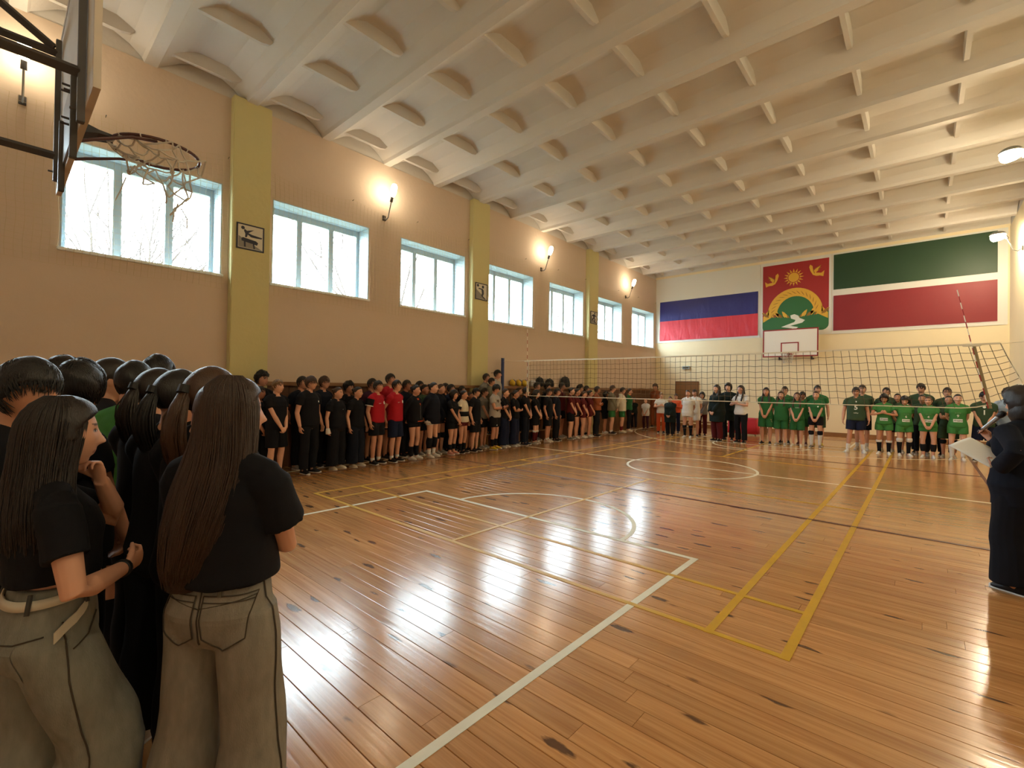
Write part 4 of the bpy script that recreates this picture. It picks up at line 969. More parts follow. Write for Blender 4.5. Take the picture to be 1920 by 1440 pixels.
# ------------------------------------------------------------------ volleyball net
NX0, NX1, NZ0, NZ1 = -1.50, 7.52, 1.385, 2.35
t = tag(empty('volleyball_net', (0, YN, 0)), 'volleyball net with white top tape and antennas across the hall', 'net')
def NP(u, v):
    k = max(0, (u - .55) / .45); x = NX0 + (NX1 - NX0) * u + (1 - v) * .26 * k ** 1.5
    e = max(0, (u - .93) / .07)
    return np.array([x, .03 * math.sin(7 * u) * v * (1 - v) * 4 + .02 * math.sin(13 * u + 4 * v) * (1 - v), NZ0 + (NZ1 - NZ0) * v + .012 * math.sin(19 * u + 6 * v) * v * (1 - v) * 4 + (1 - v) * .28 * e ** 2 - v * .03 * math.sin(PI * u)])
M_NETD = simple('dark_net_cord', lin(92, 78, 56), .9)
q = MB(); nu, nv = 80, 8
for i in range(nu + 1): q.tube([NP(i / nu, v) + [0, .006 * math.sin(i * 2.1), 0] for v in np.linspace(0, 1, 9)], .0036, 4, False)
for j in range(1, nv): q.tube([NP(u, j / nv) + [0, 0, -.010 * abs(math.sin(PI * u * nu * .5))] for u in np.linspace(0, 1, 161)], .0036, 4, False)
o = q.build('net_mesh', M_NETD, t); o['kind'] = 'stuff'
M_TAPE = simple('white_tape', lin(226, 216, 190), .7)
q = MB(); R_ = []
for u in np.linspace(0, 1, 60): p = NP(u, 1); R_.append([p + d for d in ([0, -.006, -.014], [0, .006, -.014], [0, .006, .014], [0, -.006, .014])])
q.loft(R_); q.build('top_tape', M_TAPE, t)
q = MB(); q.tube([NP(u, 0) for u in np.linspace(0, .965, 60)], .0095, 6); q.build('bottom_cord', M_TAPE, t)
q = MB(); q.tube([NP(1, 1), NP(1, .6), NP(1, .3), NP(1, 0)], .008, 6); q.tube([NP(0, 1), NP(0, .5), NP(0, 0)], .009, 6); q.build('side_tape', M_TAPE, t)
q = MB(); q.tube([(NX0, 0, 2.345), (-2.44, 0, 2.36)], .005, 5); q.tube([(NX1, 0, 2.345), (XR, 0, 2.42)], .005, 5); q.tube([(NX0, 0, 1.42), (-2.44, 0, 1.44)], .004, 5); q.build('tension_rope', M_TAPE, t)
M_ARED = simple('antenna_red', lin(160, 30, 36), .5); M_AWH = simple('antenna_white', lin(238, 232, 220), .5)
for xa, za, xb_, zb_ in ((7.06, 3.19, 7.40, 1.39), (-1.49, 3.22, -1.46, 1.38)):
    a, b_ = np.array([xa, -.02, za]), np.array([xb_, -.02, zb_])
    for i in range(18):
        q = MB(); q.cyl(a + (b_ - a) * i / 18, a + (b_ - a) * (i + 1) / 18, .0065, 7); q.build('antenna_band', M_AWH if i % 2 == 0 else M_ARED, t)
    q = MB(); p = a + (b_ - a) * ((za - 2.33) / (za - zb_)); q.bbox(p[0] - .10, p[0] + .10, -.03, .01, p[2] - .015, p[2] + .02, .006); q.build('antenna_clamp', M_TAPE, t)
    q = MB(); R_ = []
    for v in (0, .5, 1): c = p * (1 - v) + b_ * v + [.02, .012, 0]; R_.append([c + d for d in ([-.022, -.002, 0], [.022, -.002, 0], [.022, .002, 0], [-.022, .002, 0])])
    q.loft(R_); q.build('antenna_sleeve', simple('grey_sleeve', lin(150, 136, 104), .8) if xa > 0 else M_TAPE, t)
t = tag(empty('net_post', (-2.42, YN, 0)), 'dark blue steel volleyball post beside the second yellow pillar', 'post')
q = MB(); q.tube([(0, 0, 0), (0, 0, 2.44)], .048, 14); q.build('pole', M_BLUE, t, False); q = MB(); q.tube([(0, 0, 0), (0, 0, .02)], .11, 16); q.build('base_plate', M_BLUE, t)
q = MB(); q.tube([(0, 0, 2.44), (0, 0, 2.455)], .052, 14); q.build('cap', M_STEEL, t); q = MB(); q.bbox(-.06, .06, -.09, -.04, 1.05, 1.2, .01); q.build('winch', M_BLUE, t)

# ------------------------------------------------------------------ small things on the end wall and ledge
t = tag(empty('notice_board', (-1.66, YE - .003, 1.2)), 'plain brown board on the end wall below the striped flag', 'board')
q = MB(); q.bbox(0, 1.03, -.03, 0, 0, .80, .004); q.build('panel', M_WOOD_RAIL, t); q = MB()
for bx in ((0, 1.03, 0, .03), (0, 1.03, .77, .80), (0, .03, .03, .77), (1.0, 1.03, .03, .77)): q.box(bx[0], bx[1], -.04, -.005, bx[2], bx[3])
q.build('border', M_WOOD_DARK, t)
t = tag(empty('emergency_light', (-1.35, YE, 2.54)), 'small white emergency light box on the end wall', 'light')
q = MB(); q.bbox(0, .32, -.07, 0, 0, .13, .01); q.build('housing', M_FRAME, t); q = MB(); q.box(.04, .28, -.074, -.068, .03, .10); q.build('lens', simple('smoked_lens', lin(90, 84, 70), .4), t)
t = tag(empty('gym_bench', (-2.16, 7.0, 0)), 'low wooden gym bench along the window wall by the second pillar', 'bench')
q = MB(); q.bbox(-.13, .13, -1.6, 1.6, .29, .335, .008); q.build('seat', M_WOOD_RAIL, t)
for y in (-1.3, 0, 1.3): q = MB(); q.bbox(-.11, .11, y - .03, y + .03, 0, .29, .006); q.build('leg', M_WOOD_RAIL, t)
M_BY = simple('yellow_ball', lin(214, 178, 50), .5); M_BB = simple('blue_ball', lin(36, 52, 96), .5)
for k, (y, lb) in enumerate(((7.22, 'yellow and blue volleyball on the ledge, first from the net post'), (7.50, 'yellow and blue volleyball on the ledge, second from the net post'), (7.78, 'yellow and blue volleyball on the ledge, third from the net post'))):
    q = MB(); q.ball((0, 0, 0), .105, 24, 16); o = q.build('volleyball', [M_BY, M_BB], None, True, (XL + .11, y, 1.75)); tag(o, lb, 'ball', 'volleyballs on the ledge')
    for p in o.data.polygons:
        c = p.center.normalized(); p.material_index = 1 if int((math.atan2(c.y * .8 + c.z * .3, c.x) + PI) / (2 * PI) * 6) % 3 == 0 else 0
M_BAG = simple('black_bag_cloth', lin(20, 20, 24), .85, bump=.2)
def backpack(y, h, w, label, tilt=0):
    t = tag(empty('backpack', (XL + .10, y, 1.645)), label, 'backpack', 'bags on the ledge'); t.rotation_euler = (tilt, 0, 0)
    q = MB(); q.loft([ell((0, 0, z * h), .085 * k, w * k, 18, 3) for z, k in ((0, .92), (.1, 1), (.5, 1), (.8, .85), (.95, .55), (1, .2))]); q.build('bag_body', M_BAG, t, True)
    q = MB(); q.loft([ell((.085, 0, z * h), .03, w * .7 * k, 14, 3) for z, k in ((.08, .9), (.12, 1), (.42, 1), (.46, .9))]); q.build('front_pocket', M_BAG, t, True)
    q = MB(); q.tube([(0, -.04, h * .96), (0, -.03, h * 1.08), (0, .03, h * 1.08), (0, .04, h * .96)], .010, 6); q.build('handle', M_BAG, t)
backpack(8.55, .30, .17, 'black backpack on the ledge nearest the volleyballs', .1); backpack(9.05, .26, .19, 'slumped black bag second along the ledge', -.1); backpack(9.95, .36, .23, 'largest black backpack on the ledge before the third pillar', .05)
q = MB(); q.loft([ell((0, 0, z), a, b_, 16, 3) for z, a, b_ in ((0, .08, .14), (.06, .09, .16), (.14, .08, .13), (.2, .04, .07))]); o = q.build('kit_bag', simple('white_grey_cloth', lin(170, 165, 160), .8, noise=.3, scale=12), None, True, (XL + .10, 8.18, 1.645)); tag(o, 'crumpled white and grey kit bag on the ledge beside the volleyballs', 'bag')
# bench, boxes and pink cloth at the far end
t = tag(empty('low_bench', (.55, 16.2, 0)), 'low wooden bench at the foot of the end wall', 'bench'); q = MB(); q.bbox(-1.6, 2.0, -.15, .15, .28, .33, .008); q.build('seat', M_WOOD_RAIL, t)
for x in (-1.3, .2, 1.7): q = MB(); q.bbox(x - .03, x + .03, -.13, .13, 0, .28, .006); q.build('leg', M_WOOD_RAIL, t)
t = tag(empty('cardboard_box', (-.10, 14.6, 0)), 'small brown cardboard box on the floor left of the white-shirted girl', 'box'); q = MB(); q.bbox(-.2, .2, -.15, .15, 0, .22, .006); q.build('box_body', simple('cardboard', lin(170, 132, 92), .85), t)
q = MB(); q.box(-.2, .2, -.01, .01, .219, .225); q.build('tape', M_TAPE, t)
def covered_table(x, y, w, h, col, label):
    t = tag(empty('covered_table', (x, y, 0)), label, 'table'); q = MB(); q.bbox(-w / 2, w / 2, -.2, .2, h - .03, h, .004); q.build('tabletop', M_WOOD_RAIL, t)
    q = MB(); R_ = []
    for z, k in ((h + .006, 1.0), (h - .05, 1.03), (.30, 1.06), (.06, 1.08)):
        R_.append([(p[0] + .012 * math.sin(40 * i / 40 * PI) * (1 if z < h - .1 else 0), p[1] + .012 * math.cos(9 * i) * (1 if z < h - .1 else 0), z) for i, p in enumerate(ell((0, 0, 0), w / 2 * k, .21 * k, 40, 7))])
    q.loft(R_); q.build('cover_cloth', cloth_mat('cover', col, .2), t, True)
    for a in (-1, 1): q = MB(); q.cyl((a * w * .42, 0, 0), (a * w * .42, 0, h - .03), .02, 8); q.build('leg', M_STEEL, t)
covered_table(1.75, 15.2, .95, .62, lin(196, 44, 62), 'low table under a red cloth behind the dark-coated women')
# trees outside the windows
M_BARK = simple('bark', lin(74, 66, 62), .95, noise=.2)
def tree(x, y, h, seed, label):
    r = random.Random(seed); t = tag(empty('bare_tree', (x, y, -3)), label, 'tree', 'bare trees outside the windows'); q = MB(); tw = MB()
    def br(p, d, L_, rad, lev):
        n = 4; pts = [p]; 
        for i in range(n): d = d + np.array([r.uniform(-.16, .16), r.uniform(-.16, .16), r.uniform(-.02, .14)]); d /= np.linalg.norm(d); pts.append(pts[-1] + d * L_ / n)
        (q if lev < 3 else tw).tube(pts, [rad * (1 - .5 * i / n) for i in range(n + 1)], 6 if lev < 2 else 4, False)
        if lev >= 5: return
        for _ in range(3 if lev < 4 else 2):
            k = r.randint(1, n); a = r.uniform(0, 2 * PI); s = r.uniform(.45, .95); dd = d + np.array([math.cos(a) * s, math.sin(a) * s, r.uniform(-.1, .35)]); dd /= np.linalg.norm(dd); br(pts[k], dd, L_ * r.uniform(.58, .78), rad * .52, lev + 1)
        if lev >= 1: br(pts[-1], d, L_ * .72, rad * .5, lev + 1)
    br(np.array([0, 0, 0.]), np.array([0, 0, 1.]), h * .36, .16, 0)
    for i in range(3):
        a = r.uniform(0, 6.28); br(np.array([0, 0, h * .34]), np.array([math.cos(a) * .5, math.sin(a) * .5, .8]), h * .26, .08, 1)
    q.build('trunk', M_BARK, t); o = tw.build('twigs', M_BARK, t); o['kind'] = 'stuff'
for k, (x, y, h, lb) in enumerate(((-11.5, 8.5, 14.0, 'bare tree outside the window right of the first yellow pillar'), (-14.0, -.5, 13.5, 'bare tree outside the window under the near hoop'), (-12.5, 17.0, 12.5, 'bare tree outside the window right of the second yellow pillar'), (-14.0, 26.0, 13.5, 'bare tree outside the window before the farthest pillar'))):
    tree(x, y, h, 20 + k, lb)
mb = MB(); mb.box(-45, XL - 1, -40, 60, -3.4, -3.0); o = mb.build('ground', simple('wet_grass', lin(92, 96, 74), .95, noise=.2, scale=2)); o['kind'] = 'structure'
# ------------------------------------------------------------------ people
RIGS = {}
def rig(sex, pose, yaw=0.0, pitch=0.0, stout=1.0, feet=0.10):
    k = (sex, pose, round(yaw, 2), round(pitch, 2), stout, feet)
    if k not in RIGS:
        g = make_rig(sex, pose, yaw=yaw, pitch=pitch, stout=stout, feet=feet); g.cache = {}; g.body = body_mesh(g); RIGS[k] = g
    return RIGS[k]
def garment(g, key, fn):
    if key not in g.cache: g.cache[key] = fn()
    return g.cache[key]
SHIRT = {
 'tee': dict(sleeve=.27, hem=.86), 'bigtee': dict(sleeve=.34, hem=.80, inf=.024, boxy=1.0), 'jersey': dict(sleeve=.25, hem=.87, boxy=.35, inf=.013), 'long': dict(sleeve=.97, hem=.86, inf=.018),
 'jacket': dict(sleeve=.98, hem=.85, inf=.026, boxy=.9, collar=True), 'longjacket': dict(sleeve=.98, hem=.78, inf=.028, boxy=1.0, collar=True), 'hoodie': dict(sleeve=.97, hem=.84, inf=.030, boxy=1.0, hood=True), 'sweater': dict(sleeve=.97, hem=.92, inf=.022, boxy=.8), 'croptee': dict(sleeve=.27, hem=1.0), 'tucked': dict(sleeve=.27, hem=.97, boxy=.2), 'coat': dict(sleeve=.98, hem=.60, inf=.045, boxy=1.0, collar=True)}
BOTTOM = {
 'shorts': dict(hem=.38, flare=.030, inf=.016), 'kneeshorts': dict(hem=.47, flare=.032, inf=.018), 'mini': dict(hem=.20, flare=.006, inf=.010), 'sport': dict(hem=.27, flare=.022, inf=.012),
 'trousers': dict(hem=1.0, flare=.016, inf=.012), 'wide': dict(hem=1.0, flare=.055, inf=.016), 'leggings': dict(hem=.98, flare=.0, inf=.006), 'threequarter': dict(hem=.66, flare=.012, inf=.010)}
C = {'black': lin(20, 21, 27), 'ink': lin(20, 25, 38), 'navy': lin(26, 33, 58), 'white': lin(220, 218, 214), 'cream': lin(214, 204, 182), 'grey': lin(122, 118, 112), 'ltgrey': lin(166, 160, 152), 'red': lin(168, 28, 42), 'dkred': lin(110, 26, 32), 'maroon': lin(86, 24, 28),
     'green': lin(46, 104, 60), 'lime': lin(66, 128, 68), 'dkgreen': lin(58, 78, 58), 'rust': lin(140, 78, 48), 'orange': lin(206, 88, 48), 'yellow': lin(200, 176, 58), 'purple': lin(66, 36, 56), 'olive': lin(116, 110, 92), 'ltblue': lin(150, 170, 196), 'khaki': lin(104, 98, 74), 'pink': lin(214, 150, 136), 'dkcoat': lin(24, 34, 32)}
SK = [lin(212, 160, 134), lin(202, 148, 122), lin(222, 172, 146), lin(176, 122, 96), lin(196, 142, 112)]
HC = {'black': lin(18, 16, 18), 'dark': lin(34, 26, 22), 'brown': lin(66, 44, 30), 'light': lin(118, 88, 56), 'blond': lin(140, 108, 68)}
def person(loc, rz, H, sex, pose, shirt, bottom, shoe, hair, label, group, sock=None, pad=None, yaw=0.0, pitch=0.0, stout=1.0, feet=0.10, sk=0, extras=(), fine=False):
    """shirt=(kind, colour), bottom=(kind, colour), hair=(style, extra, colour), sock=(from, to, colour), pad=(from, to, colour)"""
    g = rig(sex, pose, yaw, pitch, stout, feet); s = H / (g.H0 + .012)
    t = tag(empty('person', loc, rz), label, 'person', group); t.scale = (s, s, s)
    o = link_mesh('body', g.body, t); o.color = SK[sk]
    sm = garment(g, shirt[0], lambda: shirt_mesh(g, seed=len(RIGS), **SHIRT[shirt[0]])); so = link_mesh({'tee': 'shirt', 'bigtee': 'shirt'}.get(shirt[0], 'jacket' if 'jacket' in shirt[0] or shirt[0] == 'coat' else 'hoodie' if shirt[0] == 'hoodie' else 'shirt'), sm, t); so.color = C[shirt[1]]
    bm_ = garment(g, bottom[0], lambda: bottoms_mesh(g, seed=len(RIGS) + 5, **BOTTOM[bottom[0]])); bo = link_mesh('trousers' if bottom[0] in ('trousers', 'wide') else 'leggings' if bottom[0] in ('leggings', 'threequarter') else 'shorts', bm_, t); bo.color = C[bottom[1]]
    for sd in (1, -1):
        um, lm = garment(g, ('shoe', sd), lambda: shoe_meshes(g, sd)); q = link_mesh('shoe', um, t); q.color = C[shoe]; link_mesh('sole', lm, q)
        if sock: q = link_mesh('sock', garment(g, ('sock', sd, sock[0], sock[1]), lambda: tube_part(g, sd, sock[0], sock[1], .005, M_CLOTH)), t); q.color = C[sock[2]]
        if pad: q = link_mesh('knee_pad', garment(g, ('pad', sd, pad[0], pad[1]), lambda: tube_part(g, sd, pad[0], pad[1], .010, M_CLOTH, bulge=.010)), t); q.color = C[pad[2]]
    ho = link_mesh('hair', garment(g, ('hair', fine) + tuple(hair[:2]), lambda: hair_mesh(g, hair[0], hair[1], seed=len(RIGS), fine=fine)), t); ho.color = HC[hair[2]]
    if extras:
        bv = garment(g, ('bvh', shirt[0]), lambda: bvh_of(sm))
        for e in extras:
            if e[0] == 'text': link_mesh('print', decal(bv, text_2d(e[1], e[2], *e[5:7]), e[3], e[4] * g.s, True, .004, M_WHITE_PRINT), so)
            elif e[0] == 'plate': link_mesh('print', decal(bv, rect_2d(e[1], e[2]), e[3], e[4] * g.s, True, .004, M_WHITE_PRINT), so)
            elif e[0] == 'dtext': link_mesh('print', decal(bv, text_2d(e[1], e[2], *e[5:7]), e[3], e[4] * g.s, True, .007, M_DARK_PRINT), so)
            elif e[0] == 'disc': link_mesh('badge', decal(bv, disc_2d(e[1]), e[2], e[3] * g.s, True, .004, M_WHITE_PRINT), so)
            elif e[0] == 'fn': e[1](g, t, so, bo)
    return t, g, so, bo
GL = 'students lined up along the window wall'; GF = 'players lined up by the end wall'; GN = 'students standing at the near left'
FX = -PI / 2 + .36
def L_(u, v, x, *a, rz=FX, **k):
    p = at(u, v, 0, x); k.setdefault('yaw', .20); return person((p[0], p[1], 0), rz, p[2], *a, GL, **k)
def F_(u, v, y, *a, rz=PI, **k):
    p = at(u, v, 1, y); return person((p[0], p[1], 0), rz, p[2], *a, GF, **k)

# extra pieces
def cuffs(g, t, so, bo):
    for sd in (1, -1):
        q = link_mesh('cuff', tube_part(g, sd, .275, .305, .040, M_CLOTH, 'arm'), so); q.color = C['white']
def raglan(g, t, so, bo):
    for sd in (1, -1):
        q = link_mesh('sleeve', tube_part(g, sd, .03, .29, .036, M_CLOTH, 'arm'), so); q.color = C['black']
def bandage(g, t, so, bo):
    mb = MB(); w = g.W[1]; d = np.array(g.hd[1]) / np.linalg.norm(g.hd[1]); mb.tube([w - d * .03, w, w + d * .05, w + d * .085], [.036, .040, .050, .046], 12); q = mb.build('bandage', M_CLOTH, t, True); q.color = C['white']
def open_zip(g, t, so, bo):
    bv = bvh_of(so.data)
    q = link_mesh('inner_top', decal(bv, ([(-.035, .10), (.035, .10), (.012, -.03), (.0, -.07), (-.012, -.03)], [(0, 4, 3, 2, 1)]), 0, 1.33 * g.s, True, .006, M_CLOTH), so); q.color = C['orange']
    q = link_mesh('waistband', decal(bv, rect_2d(.20, .02, 10, 1), .0, .90 * g.s, True, .006, M_CLOTH), so); q.color = C['orange']
    link_mesh('zip', seam(bv, [(0, 1.26 * g.s), (0, .95 * g.s)], .003, 10, True, .003, M_STEEL), so)
def shirt_tail(g, t, so, bo):
    q = MB(); q.loft([ell((0, -.012, z * g.s), rx, ry, 22, 2.4) for z, rx, ry in ((.79, .196, .142), (.85, .196, .142))]); o = q.build('shirt_hem', M_CLOTH, t, True); o.color = C['white']
def two_tone(g, t, so, bo):
    q = MB(); q.loft([ell(c, rx, ry, 24, 2.4) for c, rx, ry in (((0, .002, 1.03 * g.s), .174, .132), ((0, .004, 1.16 * g.s), .178, .136))]); o = q.build('chest_band', M_CLOTH, so, True); o.color = C['black']
    for sd in (1, -1): o = link_mesh('sleeve', tube_part(g, sd, .16, .29, .036, M_CLOTH, 'arm'), so); o.color = C['black']
def glasses(g, t, so, bo):
    mb = MB()
    for sd in (1, -1):
        c = np.array([sd * .031, .093, .014]); pts = [g.hc + g.hr @ ((c + np.array([.023 * math.cos(a), -.006 * abs(math.cos(a)), .018 * math.sin(a)])) * g.hs) for a in np.linspace(0, 2 * PI, 15)]; mb.tube(pts, .0022, 5, False)
        mb.tube([g.hc + g.hr @ (np.array(q) * g.hs) for q in ((sd * .054, .088, .018), (sd * .080, .05, .018), (sd * .086, -.01, .012))], .0022, 5)
    mb.tube([g.hc + g.hr @ (np.array(q) * g.hs) for q in ((-.009, .100, .016), (.009, .100, .016))], .0022, 5); mb.build('glasses', M_BLACK, t)
def cap_back(g, t, so, bo):
    D, F = sphere_dirs(32, 24); P = head_shape(D, False) ; P *= 1.10; P[:, 2] = np.where(P[:, 2] < .045, .045 + (P[:, 2] - .045) * .05, P[:, 2]); mb = MB(); mb.add((P * g.hs) @ g.hr.T + g.hc, F)
    mb.loft([[g.hc + g.hr @ (np.array([x, y, z]) * g.hs) for x, y, z in ring] for ring in ([(-.06, -.08, .042), (.06, -.08, .042), (.06, -.08, .05), (-.06, -.08, .05)], [(-.045, -.175, .035), (.045, -.175, .035), (.045, -.175, .041), (-.045, -.175, .041)])])
    o = mb.build('cap', M_CLOTH, t, True); o.color = C['black']
def wrist_band(g, t, so, bo):
    q = link_mesh('wristband', tube_part(g, 1, .90, .97, .006, M_CLOTH, 'arm'), t); q.color = C['black']
def sweat_prints(g, t, so, bo):
    bv = bvh_of(so.data); 
    for x, z, r in ((.08, 1.30, .05), (-.09, 1.22, .045), (.03, 1.10, .05), (-.05, 1.0, .04), (.11, 1.05, .035)): q = link_mesh('patch', decal(bv, ([(r * math.cos(a) * (1 + .4 * math.sin(3 * a)), r * .8 * math.sin(a)) for a in np.linspace(0, 2 * PI, 12, endpoint=False)], [tuple(range(12))]), x, z * g.s, True, .005, M_CLOTH), so); q.color = lin(88, 78, 70)
def shorts_logo(g, t, so, bo):
    bv = bvh_of(bo.data); link_mesh('print', decal(bv, disc_2d(.017, 10), .12, .66 * g.s, True, .004, M_WHITE_PRINT), bo)
PAN = lambda g, t, so, bo: None
S_ = lambda *a: ('text',) + a

XF, XB = -1.68, -2.18
ss, sh, wd, tr3 = ('tee', 'black'), 'shorts', 'wide', 'trousers'
L_(490, 697, XB, 'm', 'sides', ('tee', 'black'), ('trousers', 'black'), 'black', ('curly', None, 'black'), 'curly black haired boy in dark tee behind the cropped blond boy, back row', sk=1)
L_(487, 724, -1.92, 'm', 'clasp', ('tee', 'black'), ('trousers', 'black'), 'black', ('short', None, 'dark'), 'short dark boy half hidden in front of the curly black haired boy', sk=3)
L_(520, 711, XF, 'm', 'clasp', ('tee', 'black'), ('kneeshorts', 'black'), 'black', ('short', None, 'light'), 'cropped blond boy in black tee and long shorts with clasped hands', sk=2)
L_(566, 705, XB, 'm', 'behind', ('tee', 'ink'), ('trousers', 'black'), 'ltgrey', ('short', None, 'dark'), 'dark haired boy in black hidden behind the boy with glasses in black trousers', sk=1)
L_(582, 705, -1.62, 'm', 'sides', ('tee', 'black'), ('trousers', 'black'), 'black', ('fringe', None, 'brown'), 'tall boy with glasses in black tee and trousers, arms hanging', sk=0, extras=[('fn', glasses), ('disc', .018, -.09, 1.30)])
L_(607, 705, XB, 'm', 'behind', ('tee', 'ink'), ('trousers', 'black'), 'black', ('fringe', None, 'brown'), 'brown bowl haired boy in navy tee behind the girl with bandaged hand', sk=1, extras=[('disc', .012, -.08, 1.30)])
L_(633, 725, XF, 'f', 'sides', ('tee', 'black'), ('wide', 'black'), 'cream', ('pulled', 'bun', 'brown'), 'girl in black tee with white bandage on her hand', sk=0, stout=1.12, extras=[('fn', bandage), S_('v', .03, 0, 1.28)])
L_(653, 716, XB, 'm', 'behind', ('tee', 'black'), ('trousers', 'black'), 'grey', ('curly', None, 'black'), 'dark curly haired boy in black behind two girls in black', sk=3)
L_(670, 724, XF, 'f', 'sides', ('tee', 'black'), ('wide', 'ink'), 'cream', ('pulled', 'bun', 'dark'), 'slim girl in black with white hair clip left of the red shirted boys', sk=0)
L_(697, 709, XB, 'm', 'behind', ('tee', 'purple'), ('shorts', 'black'), 'black', ('short', None, 'dark'), 'dark haired boy in purplish tee behind the first red and black shirted boy', sk=4)
L_(708, 713, XF, 'm', 'sides', ('jersey', 'red'), ('shorts', 'black'), 'black', ('short', None, 'dark'), 'boy in red jersey with black sleeves and white cuffs', sock=(.90, .97, 'white'), sk=1, extras=[('fn', raglan), ('fn', cuffs), ('disc', .034, -.08, 1.29), S_('sport', .028, .07, 1.28)])
L_(731, 700, XB, 'm', 'behind', ('tee', 'red'), ('shorts', 'black'), 'black', ('short', None, 'dark'), 'tallest boy in plain red tee between the two badge jerseys, back row', sk=1)
L_(743, 712, XF, 'm', 'behind', ('jersey', 'red'), ('kneeshorts', 'navy'), 'black', ('short', None, 'dark'), 'boy in red badge jersey and navy knee shorts, hands behind back', sock=(.90, .97, 'white'), sk=0, extras=[('disc', .034, -.08, 1.29), S_('sport', .028, .07, 1.28)])
L_(762, 712, XB, 'm', 'behind', ('jacket', 'ink'), ('trousers', 'black'), 'black', ('short', None, 'dark'), 'boy in navy jacket behind the orange collared girl', sk=3)
L_(779, 721, XF, 'f', 'behind', ('jacket', 'black'), ('mini', 'black'), 'white', ('pulled', 'bun', 'dark'), 'girl in black zip jacket over orange top, bare legs', sock=(.70, .97, 'black'), sk=0, extras=[('fn', open_zip)])
L_(786, 714, -2.34, 'm', 'behind', ('jacket', 'black'), ('trousers', 'black'), 'ltgrey', ('short', None, 'black'), 'black haired boy in black behind the orange collared girl to her right', sk=3)
L_(795, 720, -2.12, 'f', 'clasp', ('jacket', 'dkgreen'), ('shorts', 'black'), 'ltgrey', ('pulled', 'bun', 'black'), 'girl in dark green jacket between the orange collar and the long navy jacket', sk=3)
L_(812, 716, -1.64, 'f', 'behind', ('longjacket', 'ink'), ('mini', 'white'), 'white', ('pulled', 'bun', 'dark'), 'tall girl in long navy jacket with white shirt tails', sock=(.84, .97, 'white'), pad=(.52, .80, 'black'), sk=2, extras=[('fn', shirt_tail)])
L_(826, 719, -1.98, 'f', 'clasp', ('jacket', 'ink'), ('mini', 'black'), 'ltgrey', ('pulled', None, 'brown'), 'brown haired girl in navy jacket at the right shoulder of the long jacket girl', sk=1, pad=(.45, .60, 'black'))
L_(834, 718, -2.32, 'm', 'behind', ('tee', 'black'), ('trousers', 'black'), 'grey', ('short', None, 'dark'), 'dark haired boy barely seen in the back row behind the brown haired girl', sk=4)
L_(845, 720, -2.1, 'm', 'behind', ('jacket', 'navy'), ('trousers', 'black'), 'black', ('short', None, 'black'), 'black haired boy in navy jacket behind the plump girl with shin pads', sk=1)
L_(850, 731, XF, 'f', 'clasp', ('tee', 'black'), ('sport', 'black'), 'pink', ('bob', None, 'dark'), 'girl with dark bob in black tee, shin pads and pink shoes', pad=(.74, .90, 'black'), sk=0, stout=1.14)
L_(865, 723, -2.25, 'm', 'behind', ('tee', 'black'), ('trousers', 'black'), 'black', ('short', None, 'black'), 'dark haired boy hidden behind the white and black banded top', sk=4)
L_(869, 731, -1.66, 'f', 'sides', ('tee', 'cream'), ('mini', 'maroon'), 'black', ('pulled', 'bun', 'dark'), 'girl in white top with black band across the chest', sock=(.74, .97, 'black'), sk=1, extras=[('fn', two_tone)])
L_(880, 734, -1.98, 'f', 'clasp', ('tee', 'black'), ('shorts', 'black'), 'black', ('pulled', None, 'dark'), 'small girl whose face shows between the banded top and the black shirted boy', sk=3)
L_(892, 727, XF, 'm', 'sides', ('tee', 'black'), ('kneeshorts', 'black'), 'black', ('short', None, 'black'), 'boy in black tee and shorts left of the boy with the phone', sk=0, feet=.13)
L_(908, 727, -2.0, 'm', 'clasp', ('tee', 'grey'), ('shorts', 'black'), 'ltgrey', ('short', None, 'dark'), 'boy in grey tee just behind the boy with the phone', sk=1)
def on_bench(u, v, x, *a, **k):
    p = at(u, v, 0, x); k.setdefault('yaw', .20); t, g, so, bo = person((p[0], p[1], .337), FX, p[2] - .337, *a, GL, **k); return t
on_bench(911, 700, -2.2, 'm', 'behind', ('jacket', 'grey'), ('trousers', 'ink'), 'black', ('short', None, 'dark'), 'boy in grey jacket standing on the bench against the second yellow pillar', sk=1)
on_bench(921, 708, -2.06, 'm', 'clasp', ('jacket', 'olive'), ('trousers', 'ink'), 'black', ('short', None, 'dark'), 'shorter boy in drab jacket on the bench in front of the pillar', sk=4)
on_bench(932, 693, -2.16, 'm', 'behind', ('jersey', 'ltgrey'), ('trousers', 'ink'), 'black', ('short', None, 'black'), 'tallest boy on the bench with cap worn backwards beside the blue post', sk=1, extras=[('fn', cap_back)])
T_phone = L_(929, 720, -1.62, 'm', 'phone', ('tee', 'ltgrey'), ('shorts', 'black'), 'yellow', ('fringe', None, 'black'), 'boy in mottled grey tee looking at a phone, yellow shoes', pitch=.45, sock=(.74, .95, 'black'), sk=1, feet=.11, extras=[('fn', sweat_prints), ('fn', wrist_band), ('fn', shorts_logo)])
L_(947, 728, XF, 'f', 'clasp', ('tee', 'black'), ('wide', 'navy'), 'white', ('pulled', None, 'brown'), 'brown haired girl in black tee and navy wide trousers right of the phone boy', sk=2)
L_(966, 731, XF, 'f', 'cross', ('tee', 'black'), ('wide', 'navy'), 'white', ('pulled', 'ponytail', 'dark'), 'girl in black with folded arms under the yellow volleyballs', sk=1)
L_(972, 726, XB, 'f', 'behind', ('tee', 'black'), ('trousers', 'black'), 'black', ('pulled', None, 'dark'), 'dark haired girl behind the girl with folded arms', sk=4)
L_(986, 726, XF, 'm', 'clasp', ('tee', 'black'), ('trousers', 'ink'), 'navy', ('fringe', None, 'dark'), 'boy in charcoal tee and dark trousers under the left net edge', sk=0)
